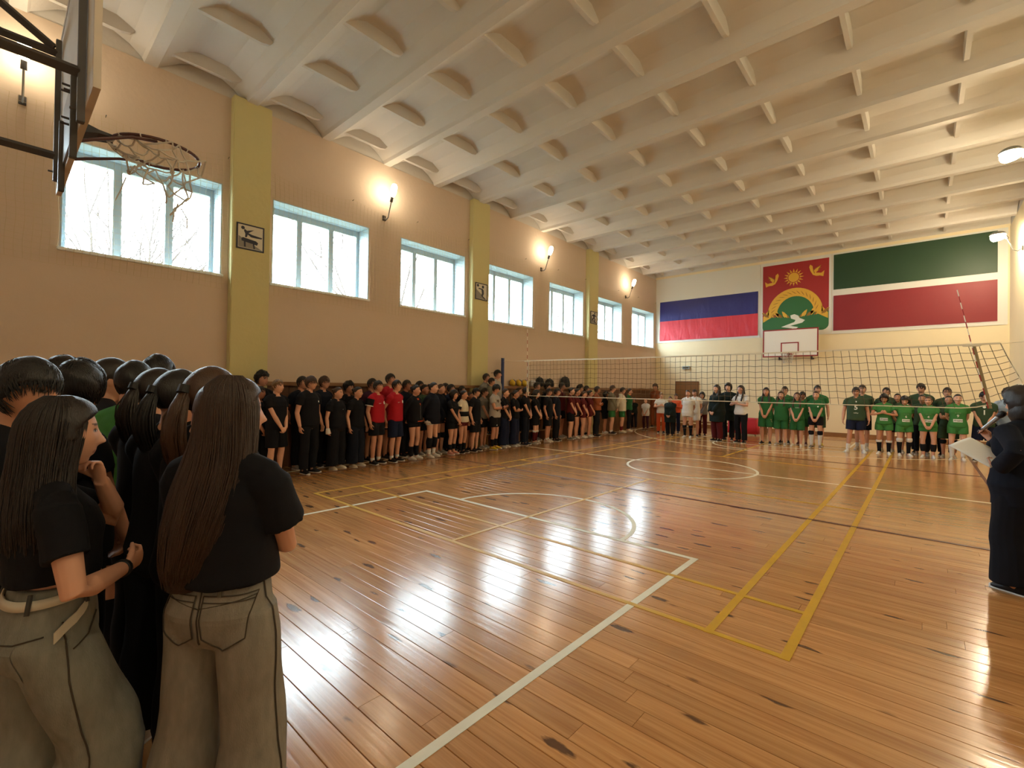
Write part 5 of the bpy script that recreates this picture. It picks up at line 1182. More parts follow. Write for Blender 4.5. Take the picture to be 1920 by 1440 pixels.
L_(1006, 716, XB, 'm', 'behind', ('tee', 'black'), ('trousers', 'black'), 'grey', ('short', None, 'black'), 'tall black haired boy behind the girl with white knee socks', sk=1)
L_(1005, 731, XF, 'f', 'clasp', ('tee', 'black'), ('shorts', 'black'), 'ltgrey', ('bob', None, 'dark'), 'girl in black tee and shorts with white topped dark socks', sock=(.60, .95, 'maroon'), pad=(.55, .62, 'white'), sk=2)
L_(1026, 718, XB, 'm', 'behind', ('hoodie', 'black'), ('trousers', 'black'), 'black', ('curly', None, 'black'), 'boy in black hoodie with bushy hair behind the black tee and shorts boy', sk=4)
L_(1028, 728, XF, 'm', 'sides', ('bigtee', 'black'), ('kneeshorts', 'black'), 'white', ('short', None, 'black'), 'boy in oversized black tee and shorts with white shoes', sock=(.90, .97, 'white'), sk=1)
L_(1044, 728, XF, 'm', 'sides', ('tee', 'ink'), ('trousers', 'black'), 'black', ('short', None, 'black'), 'boy in navy tee and black trousers left of the maroon shirted girls', sk=1)
L_(1053, 717, XB, 'm', 'behind', ('tee', 'maroon'), ('shorts', 'black'), 'ltgrey', ('short', None, 'dark'), 'tall boy in maroon tee behind the navy tee boy', sk=3)
L_(1071, 726, XF, 'f', 'clasp', ('tee', 'maroon'), ('shorts', 'black'), 'grey', ('pulled', 'bun', 'dark'), 'first of the maroon shirted girls, tallest, in black shorts', sk=2)
L_(1082, 728, -1.72, 'f', 'clasp', ('tucked', 'maroon'), ('mini', 'black'), 'white', ('pulled', 'bun', 'dark'), 'second of the maroon shirted girls, bare legs', sk=0)
L_(1087, 722, XB, 'm', 'behind', ('jacket', 'black'), ('trousers', 'black'), 'black', ('curly', None, 'black'), 'bushy haired boy in black behind the second maroon girl', sk=4)
L_(1094, 733, -1.62, 'f', 'clasp', ('tucked', 'maroon'), ('mini', 'maroon'), 'white', ('pulled', 'bun', 'brown'), 'third of the maroon shirted girls, shortest', sk=0)
L_(1099, 723, XB, 'm', 'behind', ('tee', 'maroon'), ('shorts', 'black'), 'black', ('short', None, 'black'), 'boy with glasses behind the third maroon shirted girl', sk=1, extras=[('fn', glasses)])
L_(1106, 731, XF, 'f', 'clasp', ('bigtee', 'maroon'), ('mini', 'maroon'), 'white', ('pulled', 'bun', 'dark'), 'fourth of the maroon shirted girls, beside the man in rust sweater', sk=1)
L_(1119, 724, -1.60, 'm', 'cross', ('sweater', 'rust'), ('trousers', 'black'), 'black', ('short', None, 'dark'), 'man in rust brown sweater with folded arms', sk=3, stout=1.15)
L_(1135, 734, -2.0, 'f', 'behind', ('jacket', 'black'), ('shorts', 'black'), 'white', ('bob', None, 'black'), 'dark haired girl in black behind the man in rust sweater', sk=4)
L_(1148, 722, XF, 'm', 'clasp', ('hoodie', 'olive'), ('shorts', 'green'), 'black', ('short', None, 'brown'), 'boy in grey green hoodie, green shorts and glasses', sock=(.90, .97, 'white'), sk=0, extras=[('fn', glasses)])
L_(1167, 726, XF, 'm', 'behind', ('hoodie', 'cream'), ('shorts', 'green'), 'cream', ('short', None, 'dark'), 'boy in cream hoodie and green shorts', sock=(.78, .95, 'dkred'), sk=0)
L_(1180, 728, -1.75, 'f', 'behind', ('jersey', 'green'), ('leggings', 'black'), 'cream', ('pulled', 'ponytail', 'brown'), 'girl in green jersey and black leggings, last of the window wall row', sk=0, extras=[('plate', .10, .10, -.02, 1.12)])

# people at the left part of the end wall
def E_(u, v, y, *a, rz=PI, **k):
    p = at(u, v, 1, y); return person((p[0], p[1], 0), rz, p[2], *a, 'people before the end wall under the striped flag', **k)
E_(1189, 746, 14.3, 'f', 'clasp', ('jacket', 'dkcoat'), ('trousers', 'ink'), 'black', ('curly', None, 'dark'), 'small person in dark green jacket beside the end of the window wall row', sk=3)
E_(1211, 747, 14.0, 'f', 'clasp', ('bigtee', 'white'), ('leggings', 'purple'), 'black', ('pulled', None, 'brown'), 'child in white tee left of the dark coated person', sk=0)
E_(1229, 720, 15.8, 'f', 'behind', ('longjacket', 'rust'), ('trousers', 'rust'), 'black', ('curly', None, 'brown'), 'tall woman with large bushy brown hair near the corner', sk=1)
E_(1240, 736, 13.4, 'm', 'chest', ('tee', 'white'), ('trousers', 'orange'), 'black', ('short', None, 'blond'), 'person in white tee and orange trousers with raised hands', sk=2, rz=PI + .5)
E_(1257, 743, 12.6, 'f', 'clasp', ('coat', 'dkcoat'), ('trousers', 'black'), 'black', ('pulled', 'bun', 'dark'), 'person in long dark coat in front of the brown board', sk=1, stout=1.2)
E_(1268, 738, 13.8, 'm', 'chest', ('sweater', 'orange'), ('trousers', 'navy'), 'black', ('short', None, 'brown'), 'person in orange sweater behind the long dark coat', sk=0)
E_(1290, 731, 12.5, 'f', 'behind', ('bigtee', 'white'), ('mini', 'white'), 'white', ('pulled', 'bun', 'dark'), 'girl in long white shirt with bare legs and black knee pads', pad=(.52, .64, 'black'), sock=(.66, .97, 'black'), sk=0)
E_(1303, 730, 13.1, 'm', 'behind', ('tee', 'white'), ('shorts', 'white'), 'black', ('short', None, 'black'), 'boy in white kit behind the white shirted girl', sk=1)
E_(1317, 735, 13.6, 'f', 'clasp', ('jacket', 'grey'), ('trousers', 'maroon'), 'black', ('bob', None, 'black'), 'dark haired woman in grey jacket left of the dark coated women', sk=1)
E_(1345, 721, 12.2, 'f', 'clasp', ('coat', 'dkcoat'), ('trousers', 'maroon'), 'black', ('long', 'long', 'black'), 'woman in dark green coat with long black hair', sk=2, stout=1.18, rz=PI - .5)
E_(1366, 718, 12.8, 'f', 'behind', ('coat', 'dkcoat'), ('trousers', 'black'), 'black', ('bob', None, 'black'), 'black haired woman in dark coat at the right of the long haired woman', sk=2)
E_(1390, 722, 12.3, 'f', 'chest', ('tee', 'white'), ('trousers', 'black'), 'black', ('long', 'long', 'dark'), 'woman in white tee and black trousers with long dark hair', sk=0, rz=PI - .4, extras=[S_('RZ', .07, 0, 1.12)])

# green team
Y1, Y2 = 12.6, 13.25
F_(1437, 726, Y1, 'f', 'clasp', ('tee', 'green'), ('kneeshorts', 'green'), 'black', ('long', 'long', 'black'), 'girl with long black hair in green kit, black shoes', sk=1)
F_(1472, 724, Y2, 'm', 'behind', ('tee', 'green'), ('shorts', 'green'), 'black', ('short', None, 'dark'), 'short haired boy in green behind the long brown haired girl', sk=0, extras=[('disc', .022, -.08, 1.30)])
F_(1465, 733, Y1, 'f', 'sides', ('bigtee', 'green'), ('kneeshorts', 'green'), 'ltgrey', ('long', 'long', 'brown'), 'girl with long brown hair in green kit, grey shoes', sk=0)
F_(1505, 734, Y2, 'm', 'behind', ('tee', 'green'), ('shorts', 'green'), 'maroon', ('fringe', None, 'dark'), 'boy in green behind the girl with glasses', sk=3)
F_(1495, 735, Y1, 'f', 'clasp', ('tee', 'green'), ('kneeshorts', 'green'), 'cream', ('long', 'long', 'brown'), 'girl with glasses in green tee with white chest emblem', sk=0, extras=[('fn', glasses), S_('===', .07, -.03, 1.25)])
F_(1533, 722, Y2, 'm', 'hip', ('tee', 'green'), ('kneeshorts', 'dkgreen'), 'yellow', ('short', None, 'dark'), 'tall boy in green with hand on hip behind the girl with white socks', sk=0, yaw=.5, extras=[('disc', .022, -.08, 1.30)], rz=PI + .05)
F_(1530, 733, Y1, 'f', 'clasp', ('tucked', 'green'), ('sport', 'black'), 'grey', ('pulled', None, 'brown'), 'girl in green tee and black shorts with white knee socks', pad=(.45, .58, 'black'), sock=(.58, .97, 'white'), sk=0, extras=[('disc', .02, -.07, 1.28)])
F_(1617, 721, Y2, 'm', 'behind', ('tee', 'dkgreen'), ('kneeshorts', 'black'), 'cream', ('short', None, 'dark'), 'boy in dark green behind the number 5 player', sk=0, sock=(.85, .97, 'white'))
F_(1605, 725, 12.3, 'm', 'sides', ('tee', 'dkgreen'), ('shorts', 'navy'), 'white', ('short', None, 'black'), 'player number 5 in dark green shirt and navy shorts', sk=1, pitch=.25, feet=.17, stout=1.06, sock=(.80, .97, 'white'), extras=[S_('5', .17, 0, 1.20, .004), S_('volley', .045, 0, 1.06), ('disc', .02, 0, 1.36)], rz=PI + .1)
F_(1662, 726, Y2, 'm', 'behind', ('tee', 'dkgreen'), ('shorts', 'dkgreen'), 'cream', ('short', None, 'black'), 'boy in dark green behind the girl with hands at her chest', sk=0, yaw=-.3)
def sponsor(z, n, zn): return [('plate', .17, .075, 0, z), ('dtext', 'Ягодка', .046, 0, z, 0.001, .3), S_(n, .085, 0, zn, .002), S_('- - - -', .05, 0, zn + .085)]
F_(1658, 738, 12.4, 'f', 'chest', ('jersey', 'lime'), ('sport', 'lime'), 'white', ('bob', None, 'black'), 'short girl in bright green jersey with hands joined at her chest', pitch=.35, pad=(.58, .66, 'white'), sock=(.66, .97, 'black'), sk=4, extras=[('plate', .17, .075, 0, 1.02), ('dtext', 'Ягодка', .046, 0, 1.02, .001, .3)])
F_(1683, 737, Y2, 'f', 'chest', ('tee', 'dkgreen'), ('shorts', 'black'), 'ltgrey', ('pulled', 'bun', 'dark'), 'girl with hand at her mouth behind the girl with white knee pads', sk=1)
F_(1696, 742, 12.4, 'f', 'behind', ('jersey', 'lime'), ('sport', 'lime'), 'white', ('bob', None, 'dark'), 'girl in bright green jersey with white knee pads, looking down', pitch=.45, yaw=-.3, pad=(.46, .58, 'white'), sock=(.58, .97, 'black'), sk=0, rz=PI + .35, extras=sponsor(1.04, '6', 1.15))
F_(1727, 718, 13.4, 'm', 'behind', ('tee', 'dkgreen'), ('trousers', 'black'), 'black', ('short', None, 'dark'), 'tallest player in dark green, head bowed, behind the number 4 girl', sk=0, pitch=.35, yaw=-.3)
F_(1729, 739, 13.0, 'f', 'behind', ('tee', 'dkgreen'), ('leggings', 'black'), 'ltgrey', ('pulled', 'bun', 'dark'), 'girl in dark green partly hidden behind the number 4 girl', sk=4)
F_(1741, 743, 12.4, 'f', 'clasp', ('jersey', 'lime'), ('mini', 'lime'), 'white', ('pulled', 'bun', 'brown'), 'girl number 4 in bright green jersey with clasped hands and black shin pads', yaw=-.2, pad=(.60, .84, 'black'), sk=0, stout=1.06, extras=sponsor(1.06, '4', 1.17))
F_(1776, 726, 13.3, 'm', 'behind', ('tee', 'dkgreen'), ('trousers', 'black'), 'black', ('short', None, 'dark'), 'boy with glasses in dark green behind the number 9 girl', sk=0, extras=[('fn', glasses)])
F_(1779, 741, 12.9, 'f', 'cross', ('tee', 'dkgreen'), ('kneeshorts', 'dkgreen'), 'cream', ('pulled', 'bun', 'black'), 'girl in dark green with folded arms left of the number 9 girl', sk=1, pad=(.48, .60, 'black'))
F_(1796, 738, 12.4, 'f', 'behind', ('jersey', 'lime'), ('sport', 'lime'), 'white', ('pulled', None, 'dark'), 'girl number 9 in bright green jersey with long white socks', sock=(.60, .97, 'white'), sk=2, yaw=.1, extras=sponsor(1.05, '9', 1.17))
F_(1845, 733, 12.6, 'm', 'clasp', ('tee', 'dkgreen'), ('kneeshorts', 'navy'), 'black', ('short', None, 'black'), 'player number 1 in dark green with bowed head', sk=0, pitch=.50, feet=.14, extras=[S_('1', .16, 0, 1.22, .004), ('disc', .03, 0, 1.36)])
F_(1890, 728, 12.9, 'f', 'phone', ('tee', 'ltblue'), ('shorts', 'ink'), 'black', ('curly', None, 'dark'), 'person in pale blue top partly hidden by the woman with the microphone', sk=1)
# the phone in the boy's hands
tp, gp = T_phone[0], T_phone[1]; sc_ = tp.scale[0]; pw = (gp.W[1] + gp.W[-1]) / 2 + np.array([0, .105, .035]); Rz = Matrix.Rotation(tp.rotation_euler[2], 3, 'Z'); pp = Vector(tp.location) + Rz @ Vector(pw * sc_)
t = tag(empty('phone', pp, tp.rotation_euler[2]), 'dark smartphone held by the boy in mottled grey tee', 'phone'); q = MB(); q.bbox(-.036, .036, -.075, .075, -.005, .005, .003); q.build('phone_body', M_BLACK, t); q = MB(); q.box(-.031, .031, -.068, .068, .0048, .0058); q.build('screen', simple('dark_glass', lin(30, 34, 42), .1), t); t.rotation_euler = (.5, 0, tp.rotation_euler[2])
# ------------------------------------------------------------------ near group: figures built one by one, finer
def wrap_hair(g, prof, seed, n=420, front=(60, 120), r=.0016, locks=True, ybias=0.0):
    """long straight hair as strands: prof = list of (height above head centre, rx, ry, cx, cy)"""
    rs = random.Random(seed); mb = MB(); P = np.array(prof); d = -P[:, 0]
    def pos(t, a, j):
        z = np.interp(t, d, -d); rx, ry, cx, cy = [np.interp(t, d, P[:, k]) for k in (1, 2, 3, 4)]
        return np.array([cx + (rx + j) * math.cos(a), cy + (ry + j) * math.sin(a), z])
    core = [[g.hc + np.array([c[3] + .93 * c[1] * math.cos(a), c[4] + .93 * c[2] * math.sin(a), c[0]]) for a in np.linspace(0, 2 * PI, 28, endpoint=False)] for c in prof if c[0] < -.10]
    mb.loft(core)
    for i in range(n):
        a = math.radians(rs.uniform(front[1], 360 + front[0])); t0 = d[0]; t1 = d[-1] - abs(rs.gauss(0, .035)) - (.06 * rs.random()); j0 = rs.uniform(-.004, .004); da = rs.uniform(-.06, .06); w = rs.uniform(0, 6); amp = rs.uniform(.001, .006); pts = []
        for k in range(15):
            s = k / 14; t = t0 + (t1 - t0) * s ** 1.15; q = pos(t, a + da * s + .05 * math.sin(5 * s + w) * s, j0 + amp * math.sin(7 * s + w) * s); pts.append(g.hc + q)
        mb.tube(pts, [r * rs.uniform(.8, 1.5)] * 12 + [r, r * .8, r * .4], 4, False)
    P_, F = hair_cap(g, 'long', seed, .017); mb.add(P_, F)
    return mb.mesh('hair', [M_HAIR], True)
def front(u, v, depth, rz, g, H, label, parts):
    p = atd(u, v, depth); t = tag(empty('person', (p[0], p[1], 0), rz), label, 'person', None); s = H / (g.H0 + .014); t.scale = (s, s, s)
    hx = Matrix.Rotation(rz, 3, 'Z') @ Vector((g.hc[0] * s, g.hc[1] * s, 0)); t.location = (p[0] - hx[0], p[1] - hx[1], 0)
    for nm, me, col in parts:
        o = link_mesh(nm, me, t); o.color = col
    return t
def child(par, nm, me, col=None):
    o = link_mesh(nm, me, par)
    if col: o.color = col
    return o
def kid(t, nm): return [c for c in t.children if c.name.split('.')[0] == nm][0]
def shoes(t, g, col):
    for sd in (1, -1):
        a, b_ = shoe_meshes(g, sd); q = child(t, 'shoe', a, col); child(q, 'sole', b_)
def hz(u, v, d): return float(atd(u, v, d)[2])

# --- girl with long straight hair and grey jeans, seen from behind, arms folded (right of the near group)
g = make_rig('f', 'cross', yaw=-.62, pitch=.02, voxel=.0046, feet=.12, stout=.93,
   armset={1: ((-.04, .195, 1.07), (.85, -.15, -.75), (-.95, -.10, .12), (0, -1, .1), .35), -1: ((.04, .17, 1.09), (-.85, -.15, -.75), (.95, -.05, -.1), (0, -1, 0), .4)})
jeans = bottoms_mesh(g, hem=1.0, inf=.013, flare=.065, top=1.085, voxel=.008, wr=.009, seed=31, mat=M_DENIM)
tee = shirt_mesh(g, sleeve=.32, hem=1.02, inf=.018, boxy=.6, voxel=.0085, wr=.010, seed=32, flare=.022)
prof = [(.135, .03, .035, 0, -.01), (.10, .066, .08, 0, -.012), (.04, .088, .100, 0, -.016), (-.03, .096, .094, 0, -.026), (-.10, .105, .085, 0, -.040), (-.17, .118, .080, -.006, -.055), (-.26, .124, .078, -.018, -.080), (-.38, .112, .070, -.040, -.104), (-.50, .085, .052, -.066, -.116), (-.58, .052, .032, -.080, -.118)]
HB = hz(436, 704, 1.60)
t = front(436, 760, 1.60, .62, g, HB, 'girl with long straight brown hair, black tee and faded grey jeans, arms folded',
          [('body', body_mesh(g), SK[0]), ('shirt', tee, C['black']), ('jeans', jeans, lin(132, 127, 118)), ('hair', wrap_hair(g, prof, 5, 760, (40, 140), .0017), lin(58, 42, 34))])
shoes(t, g, C['white'])
jo = kid(t, 'jeans'); jb = bvh_of(jeans); s = g.s; M_SEAM = simple('denim_stitching', lin(66, 58, 48), .9); JC = lin(132, 127, 118)
def pocket(cx, sd):
    w, h = .068, .085; zc = .905 * s; out = [(-w, h), (w, h), (w * .96, -h * .55), (0, -h), (-w * .96, -h * .55)]
    vs, fs = rect_2d(2 * w, 2 * h, 10, 10); keep = []
    vs = [(x * (1 - .04 * (z < 0)), max(z, -h + abs(x) / w * h * .45)) for x, z in vs]
    child(jo, 'back_pocket', decal(jb, (vs, fs), cx, zc, False, .0035, M_DENIM), JC)
    loop = [(cx + x, zc + z) for x, z in out + out[:1]]; child(jo, 'seam', seam(jb, loop, .0022, 8, False, .005, M_SEAM)); child(jo, 'seam', seam(jb, [(cx - w, zc + h * .78), (cx + w, zc + h * .78)], .0018, 10, False, .005, M_SEAM))
pocket(.082, 1); pocket(-.082, -1)
for z in (1.035, 1.065): child(jo, 'seam', seam(jb, [(-.16, z * s), (0, z * s), (.16, z * s)], .002, 12, False, .002, M_SEAM))
child(jo, 'seam', seam(jb, [(0, 1.03 * s), (.004, .93 * s), (0, .83 * s)], .0024, 12, False, .002, M_SEAM)); child(jo, 'seam', seam(jb, [(-.15, .985 * s), (0, .955 * s), (.15, .985 * s)], .0022, 12, False, .002, M_SEAM))
for sd in (1, -1):
    child(jo, 'seam', seam(jb, [(sd * .19, -.01, 1.06 * s), (sd * .20, -.02, .8 * s), (sd * .20, -.01, .5 * s), (sd * .21, -.01, .1)], .0026, 14, True, .003, M_SEAM))
    q = MB(); P3 = [np.array(jb.find_nearest(Vector((sd * .075, -.16, z * s)))[0]) + [0, -.006, 0] for z in (1.015, 1.04, 1.07)]; q.tube(P3, .007, 6); o = q.build('belt_loop', M_DENIM, jo); o.color = lin(96, 88, 76)

# --- girl in profile with cropped black tee, white belt and grey jeans, hand to her chin (far left)
gA = make_rig('f', 'cross', yaw=-.08, pitch=.05, voxel=.0044,
   armset={1: ((.135, .165, 1.055), (1, -.55, -.7), (-.62, .75, .14), (-.70, -.62, .2), .75), -1: ((-.05, .135, 1.345), (-.35, .75, -.8), (.10, -.30, .95), (.45, -.85, 0), .95)},
   legs={1: ((.10, .13, .455), (.11, .09, .08), (.1, 1, 0)), -1: ((-.09, -.01, .455), (-.10, -.15, .08), (-.2, 1, 0))})
jeansA = bottoms_mesh(gA, hem=1.0, inf=.019, flare=.075, top=1.10, voxel=.008, wr=.010, seed=41, mat=M_DENIM)
teeA = shirt_mesh(gA, sleeve=.33, hem=1.115, inf=.017, boxy=.6, voxel=.0085, wr=.008, seed=42, flare=.014)
profA = [(.135, .03, .035, 0, -.01), (.10, .066, .08, 0, -.012), (.04, .089, .098, 0, -.020), (-.03, .096, .096, 0, -.030), (-.10, .106, .090, 0, -.040), (-.17, .130, .090, 0, -.050), (-.26, .148, .100, 0, -.050), (-.36, .140, .095, 0, -.050), (-.44, .110, .07, 0, -.06)]
t = front(118, 800, 1.5, .10, gA, hz(110, 742, 1.5), 'girl in profile with hand at her chin, cropped black tee, white belt and grey jeans',
          [('body', body_mesh(gA), SK[0]), ('shirt', teeA, C['black']), ('jeans', jeansA, lin(130, 131, 124)), ('hair', wrap_hair(gA, profA, 9, 760, (46, 134), .0017), lin(38, 30, 28))])
shoes(t, gA, C['white'])
jo = kid(t, 'jeans'); jb = bvh_of(jeansA); s = gA.s; JC = lin(130, 131, 124)
q = MB(); R_ = []
for z in (1.052, 1.082):
    ring = []
    for a in np.linspace(0, 2 * PI, 48, endpoint=False):
        h = jb.ray_cast(Vector((math.cos(a), math.sin(a), z * s + .012 * math.sin(a))), Vector((-math.cos(a), -math.sin(a), 0)), 2); p = np.array(h[0]) + np.array([math.cos(a), math.sin(a), 0]) * .007; ring.append(p)
    R_.append(ring)
q.loft(R_, False); o = q.build('belt', simple('white_leather', lin(206, 200, 184), .5), t, True); md = o.modifiers.new('thick', 'SOLIDIFY'); md.thickness = .005; md.offset = 1
q = MB(); R_ = []
for k in range(9):
    u_ = k / 8; p = np.array(jb.find_nearest(Vector((.195 + .02 * u_, .10 - .13 * u_, (1.057 - .095 * u_) * s)))[0]); dn = np.array([1, .2, 0]) * .010; R_.append([p + dn + [0, 0, -.017], p + dn + [0, 0, .017], p + dn * 1.5 + [0, 0, .017], p + dn * 1.5 + [0, 0, -.017]])
q.loft(R_); q.build('belt_end', simple('white_leather_strap', lin(206, 200, 184), .5), t)
for a in (-.5, .35, 1.1, 2.2, -2.4):
    q = MB(); P3 = []
    for z in (1.037, 1.067, 1.097):
        h = jb.ray_cast(Vector((math.cos(a), math.sin(a), z * s)), Vector((-math.cos(a), -math.sin(a), 0)), 2); P3.append(np.array(h[0]) + np.array([math.cos(a), math.sin(a), 0]) * .017)
    q.tube(P3, .007, 6); o = q.build('belt_loop', M_DENIM, jo); o.color = lin(70, 68, 66)
child(jo, 'seam', seam(jb, [(.20, .0, 1.0 * s), (.21, .01, .8 * s), (.21, .06, .5 * s), (.22, .05, .1)], .0026, 16, True, .003, M_SEAM)); child(jo, 'seam', seam(jb, [(.14, .12, .985 * s), (.18, .07, .93 * s), (.20, .02, .90 * s)], .0024, 10, True, .003, M_SEAM))
child(jo, 'seam', seam(jb, [(.20, -.05, .97 * s), (.15, -.12, .955 * s), (.05, -.15, .94 * s)], .0024, 10, True, .003, M_SEAM))
for sd, z in ((1, 0),): child(jo, 'back_pocket', decal(jb, rect_2d(.13, .15, 8, 8), .085, .90 * s, False, .0035, M_DENIM), JC)
child(t, 'bracelet', tube_part(gA, 1, .955, .985, .006, M_BLACK, 'arm'))

# --- the others of the near group
def nper(u, v, depth, rz, sex, pose, shirt, bottom, shoe, hair, label, yaw=0.0, pitch=0.0, dh=0.0, sock=None, **k):
    p = atd(u, v, depth); return person((p[0], p[1], 0), rz, p[2] + dh, sex, pose, shirt, bottom, shoe, hair, label, GN, yaw=yaw, pitch=pitch, sock=sock, fine=True, **k)
nper(45, 672, 1.74, -.80, 'm', 'sides', ('tee', 'black'), ('trousers', 'black'), 'black', ('fringe', None, 'black'), 'dark haired boy at the left edge looking right over the girl in profile', pitch=.12, sk=4)
nper(143, 673, 2.08, .22, 'm', 'clasp', ('tee', 'black'), ('trousers', 'black'), 'black', ('fringe', None, 'black'), 'thick black haired boy seen from behind, just right of the left edge boy', sk=1, yaw=.85)
nper(116, 667, 2.9, .7, 'm', 'sides', ('tee', 'black'), ('trousers', 'black'), 'black', ('fringe', None, 'dark'), 'tall dark haired boy of whom only the crown shows behind two black haired boys', sk=1)
nper(203, 668, 2.75, .1, 'f', 'sides', ('tee', 'black'), ('trousers', 'black'), 'black', ('pulled', 'bun', 'dark'), 'girl with tied back hair and bright forehead above the red shirted child', sk=2)
nper(219, 702, 3.1, .05, 'f', 'sides', ('tee', 'dkred'), ('shorts', 'black'), 'yellow', ('pulled', None, 'dark'), 'child in dark red tee with black socks and yellow shoes looking right', sock=(.62, .95, 'black'), sk=1)
def back_print(g, t, so, bo):
    bv = bvh_of(so.data); link_mesh('print', decal(bv, text_2d('ИВО', .075, .003), 0, 1.27 * g.s, False, .004, M_WHITE_PRINT), so); link_mesh('print', decal(bv, text_2d('11', .20, .003), 0, 1.10 * g.s, False, .004, M_WHITE_PRINT), so)
nper(250, 676, 2.64, .75, 'm', 'clasp', ('jersey', 'lime'), ('shorts', 'black'), 'orange', ('short', None, 'black'), 'boy in bright green jersey with white back lettering, seen from behind', sock=(.62, .95, 'black'), sk=1, extras=[('fn', back_print)])
nper(294, 666, 3.1, .8, 'm', 'clasp', ('tee', 'black'), ('trousers', 'black'), 'black', ('fringe', None, 'black'), 'tallest black haired boy behind the ponytailed girls, crown against the wall', sk=1)
def ngirl(u, v, depth, rz, hcol, extra, label, bottom, shoe, seed, tail):
    g = make_rig('f', 'clasp', yaw=-.2, voxel=.0062); g.cache = {}
    p = atd(u, v, depth); t = tag(empty('person', (p[0], p[1], 0), rz), label, 'person', GN); s = p[2] / (g.H0 + .014); t.scale = (s, s, s)
    child(t, 'body', body_mesh(g), SK[0]); child(t, 'shirt', shirt_mesh(g, seed=seed, **SHIRT['tee']), C['black']); child(t, 'trousers', bottoms_mesh(g, seed=seed, **BOTTOM[bottom]), C['black']); shoes(t, g, C[shoe])
    mb = MB(); P, F = hair_cap(g, 'pulled', seed, .012); mb.add(P, F); rs = random.Random(seed); b_ = g.hc + g.hr @ np.array([0, -.105, .035]); mb.ball(b_, .022, 12, 8)
    for i in range(150):
        a = rs.uniform(0, 6.28); k = math.sqrt(rs.random()); pts = []
        for j in range(9):
            u_ = j / 8; w = (.020 + .03 * math.sin(PI * min(u_ * 1.3, 1)) * tail[1]) * k; c = b_ + np.array([tail[2] * u_, -.045 * math.sin(PI * min(u_ * 1.6, 1)) + .01 * u_, -tail[0] * u_ * (1 if rs.random() < .9 else .8)]); pts.append(c + np.array([math.cos(a) * w, math.sin(a) * w * .7, 0]))
        mb.tube(pts, [.0035] * 7 + [.0025, .001], 4, False)
    mb.tube([b_ + np.array([tail[2] * u_, -.045 * math.sin(PI * min(u_ * 1.6, 1)) + .01 * u_, -tail[0] * u_]) for u_ in np.linspace(0, .92, 8)], [.018, .03, .034, .034, .030, .024, .018, .006], 10)
    child(t, 'hair', mb.mesh('hair', [M_HAIR], True), HC[hcol]); q = MB(); q.tube([b_ + [0, .0, .014], b_ + [0, -.012, -.014]], .024, 12); q.build('hair_tie', M_BLACK, t); return t
ngirl(292, 688, 2.38, .55, 'dark', 1, 'girl with sleek dark hair and long tail between the green jersey and the black ponytail', 'trousers', 'black', 51, (.48, 1.2, .0))
ngirl(332, 690, 2.10, .50, 'black', 1, 'girl with black hair and visible ear, wide black trousers and white shoes', 'wide', 'white', 52, (.45, 1.0, -.02))
ngirl(392, 684, 1.88, .55, 'brown', 1, 'girl with brown ponytail directly behind the long haired girl in jeans', 'trousers', 'black', 53, (.52, .9, -.03))

# --- woman with microphone and paper at the right edge
gS = make_rig('f', 'cross', yaw=.10, pitch=.12, voxel=.0060, stout=1.12,
   armset={1: ((.03, .29, 1.215), (.6, -.1, -.8), (-.25, .45, .86), (-.9, .1, .3), 1.0), -1: ((-.27, -.03, 1.01), (-.6, -1, -.2), (.12, .95, .25), (.45, -.3, .85), .75)})
jk = shirt_mesh(gS, sleeve=.97, hem=.74, inf=.036, boxy=1.0, voxel=.009, wr=.008, seed=61, collar=True, flare=.02)
tr_m = bottoms_mesh(gS, hem=1.0, inf=.020, flare=.075, voxel=.009, wr=.008, seed=62)
RZS = .80; pS = atd(1922, 742, 3.75); t = tag(empty('person', (pS[0], pS[1], 0), RZS), 'woman in dark suit with bobbed dark hair speaking into a microphone', 'person'); sS = 1.66 / (gS.H0 + .014); t.scale = (sS, sS, sS); TS = t
hw_ = MB(); P, F = hair_cap(gS, 'bob', 63, .036); hw_.add(P, F); hw_.loft([ell(gS.hc + np.array([0, -.03, dz]), rx, ry, 22, 2.3) for dz, rx, ry in ((.05, .088, .082), (-.04, .108, .092), (-.11, .112, .090), (-.15, .095, .07))])
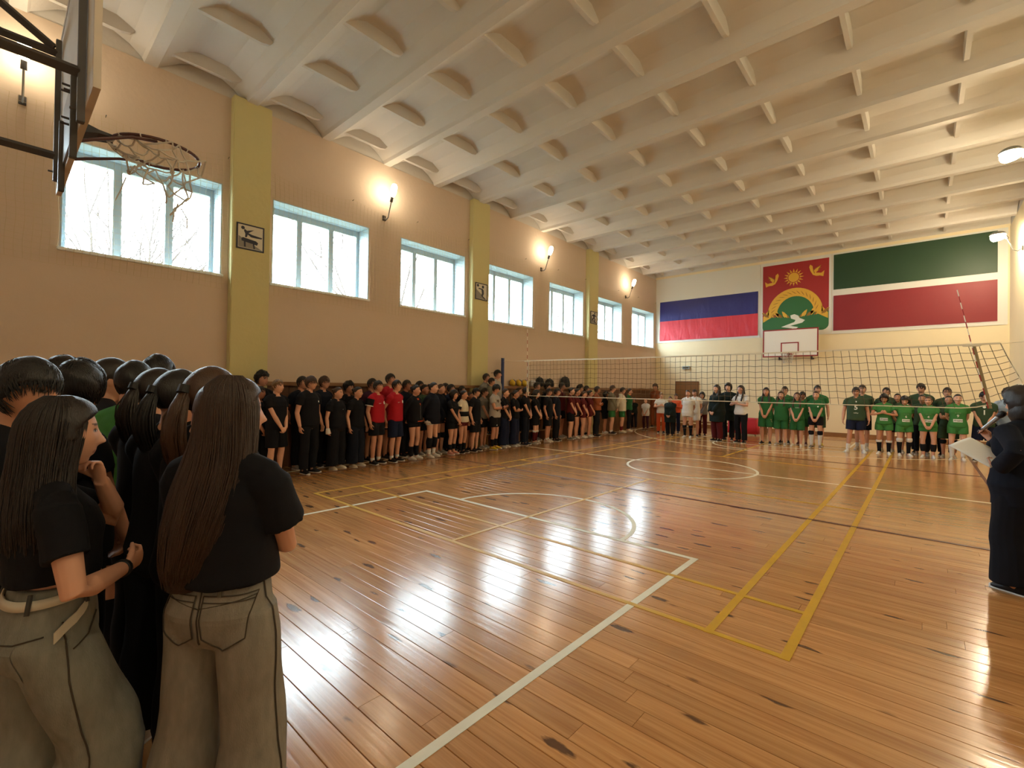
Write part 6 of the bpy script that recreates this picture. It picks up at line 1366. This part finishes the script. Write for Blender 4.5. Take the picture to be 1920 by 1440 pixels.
for nm, me, col in (('body', body_mesh(gS), SK[0]), ('jacket', jk, lin(18, 22, 34)), ('trousers', tr_m, lin(16, 18, 26)), ('hair', hw_.mesh('hair', [M_HAIR], True), HC['dark'])): child(t, nm, me, col)
shoes(t, gS, C['black']); glasses(gS, t, None, None)
RS = Matrix.Rotation(RZS, 3, 'Z')
def toS(p): return Vector((pS[0], pS[1], 0)) + RS @ (Vector(np.asarray(p, float)) * sS)
W1 = gS.W[1]; d1 = np.array(gS.hd[1]) / np.linalg.norm(gS.hd[1]); n1 = np.array(gS.hn[1]); n1 = n1 - d1 * n1.dot(d1); n1 /= np.linalg.norm(n1)
grip = W1 + d1 * .075 + n1 * .032; mouth = gS.hc + gS.hr @ np.array([0, .13, -.065]); ax = mouth - grip; ax /= np.linalg.norm(ax); hd_ = mouth - ax * .02
m = tag(empty('microphone', toS(hd_)), 'silver wireless microphone with black head in the hand of the dark suited woman', 'microphone'); A_ = np.array(RS @ Vector(ax)) 
q = MB(); q.tube([-A_ * s for s in (-.028, -.02, 0, .02, .034)], [.010, .021, .026, .024, .019], 16); q.build('grille', simple('black_mesh_grille', lin(24, 24, 26), .5), m, True)
q = MB(); q.tube([-A_ * s for s in (.034, .05, .19, .205)], [.019, .0175, .015, .014], 16); q.build('handle', simple('silver_body', lin(170, 172, 174), .3, .6), m, True)
q = MB(); q.tube([-A_ * s for s in (.205, .235, .25)], [.0145, .0145, .010], 16); q.build('antenna_cap', M_BLACK, m, True)
W2 = gS.W[-1]; d2 = np.array(gS.hd[-1]) / np.linalg.norm(gS.hd[-1]); c2 = W2 + d2 * .10 + np.array([.02, .075, .06])
pp = tag(empty('paper_sheet', toS(c2), RZS), 'folded white paper sheets held by the woman with the microphone', 'paper')
for k in range(2):
    q = MB(); G = [[(x, y, .014 * math.sin(3 * y + 2) + .003 * k - .35 * x * .0 + .02 * math.cos(8 * x)) for x in np.linspace(-.105, .105, 9)] for y in np.linspace(-.16 + .004 * k, .16, 13)]; q.grid(G); o = q.build('sheet', simple('white_paper', lin(232, 230, 222), .8), pp, True); md = o.modifiers.new('thick', 'SOLIDIFY'); md.thickness = .0012
pp.rotation_euler = (.52, -.35, RZS)
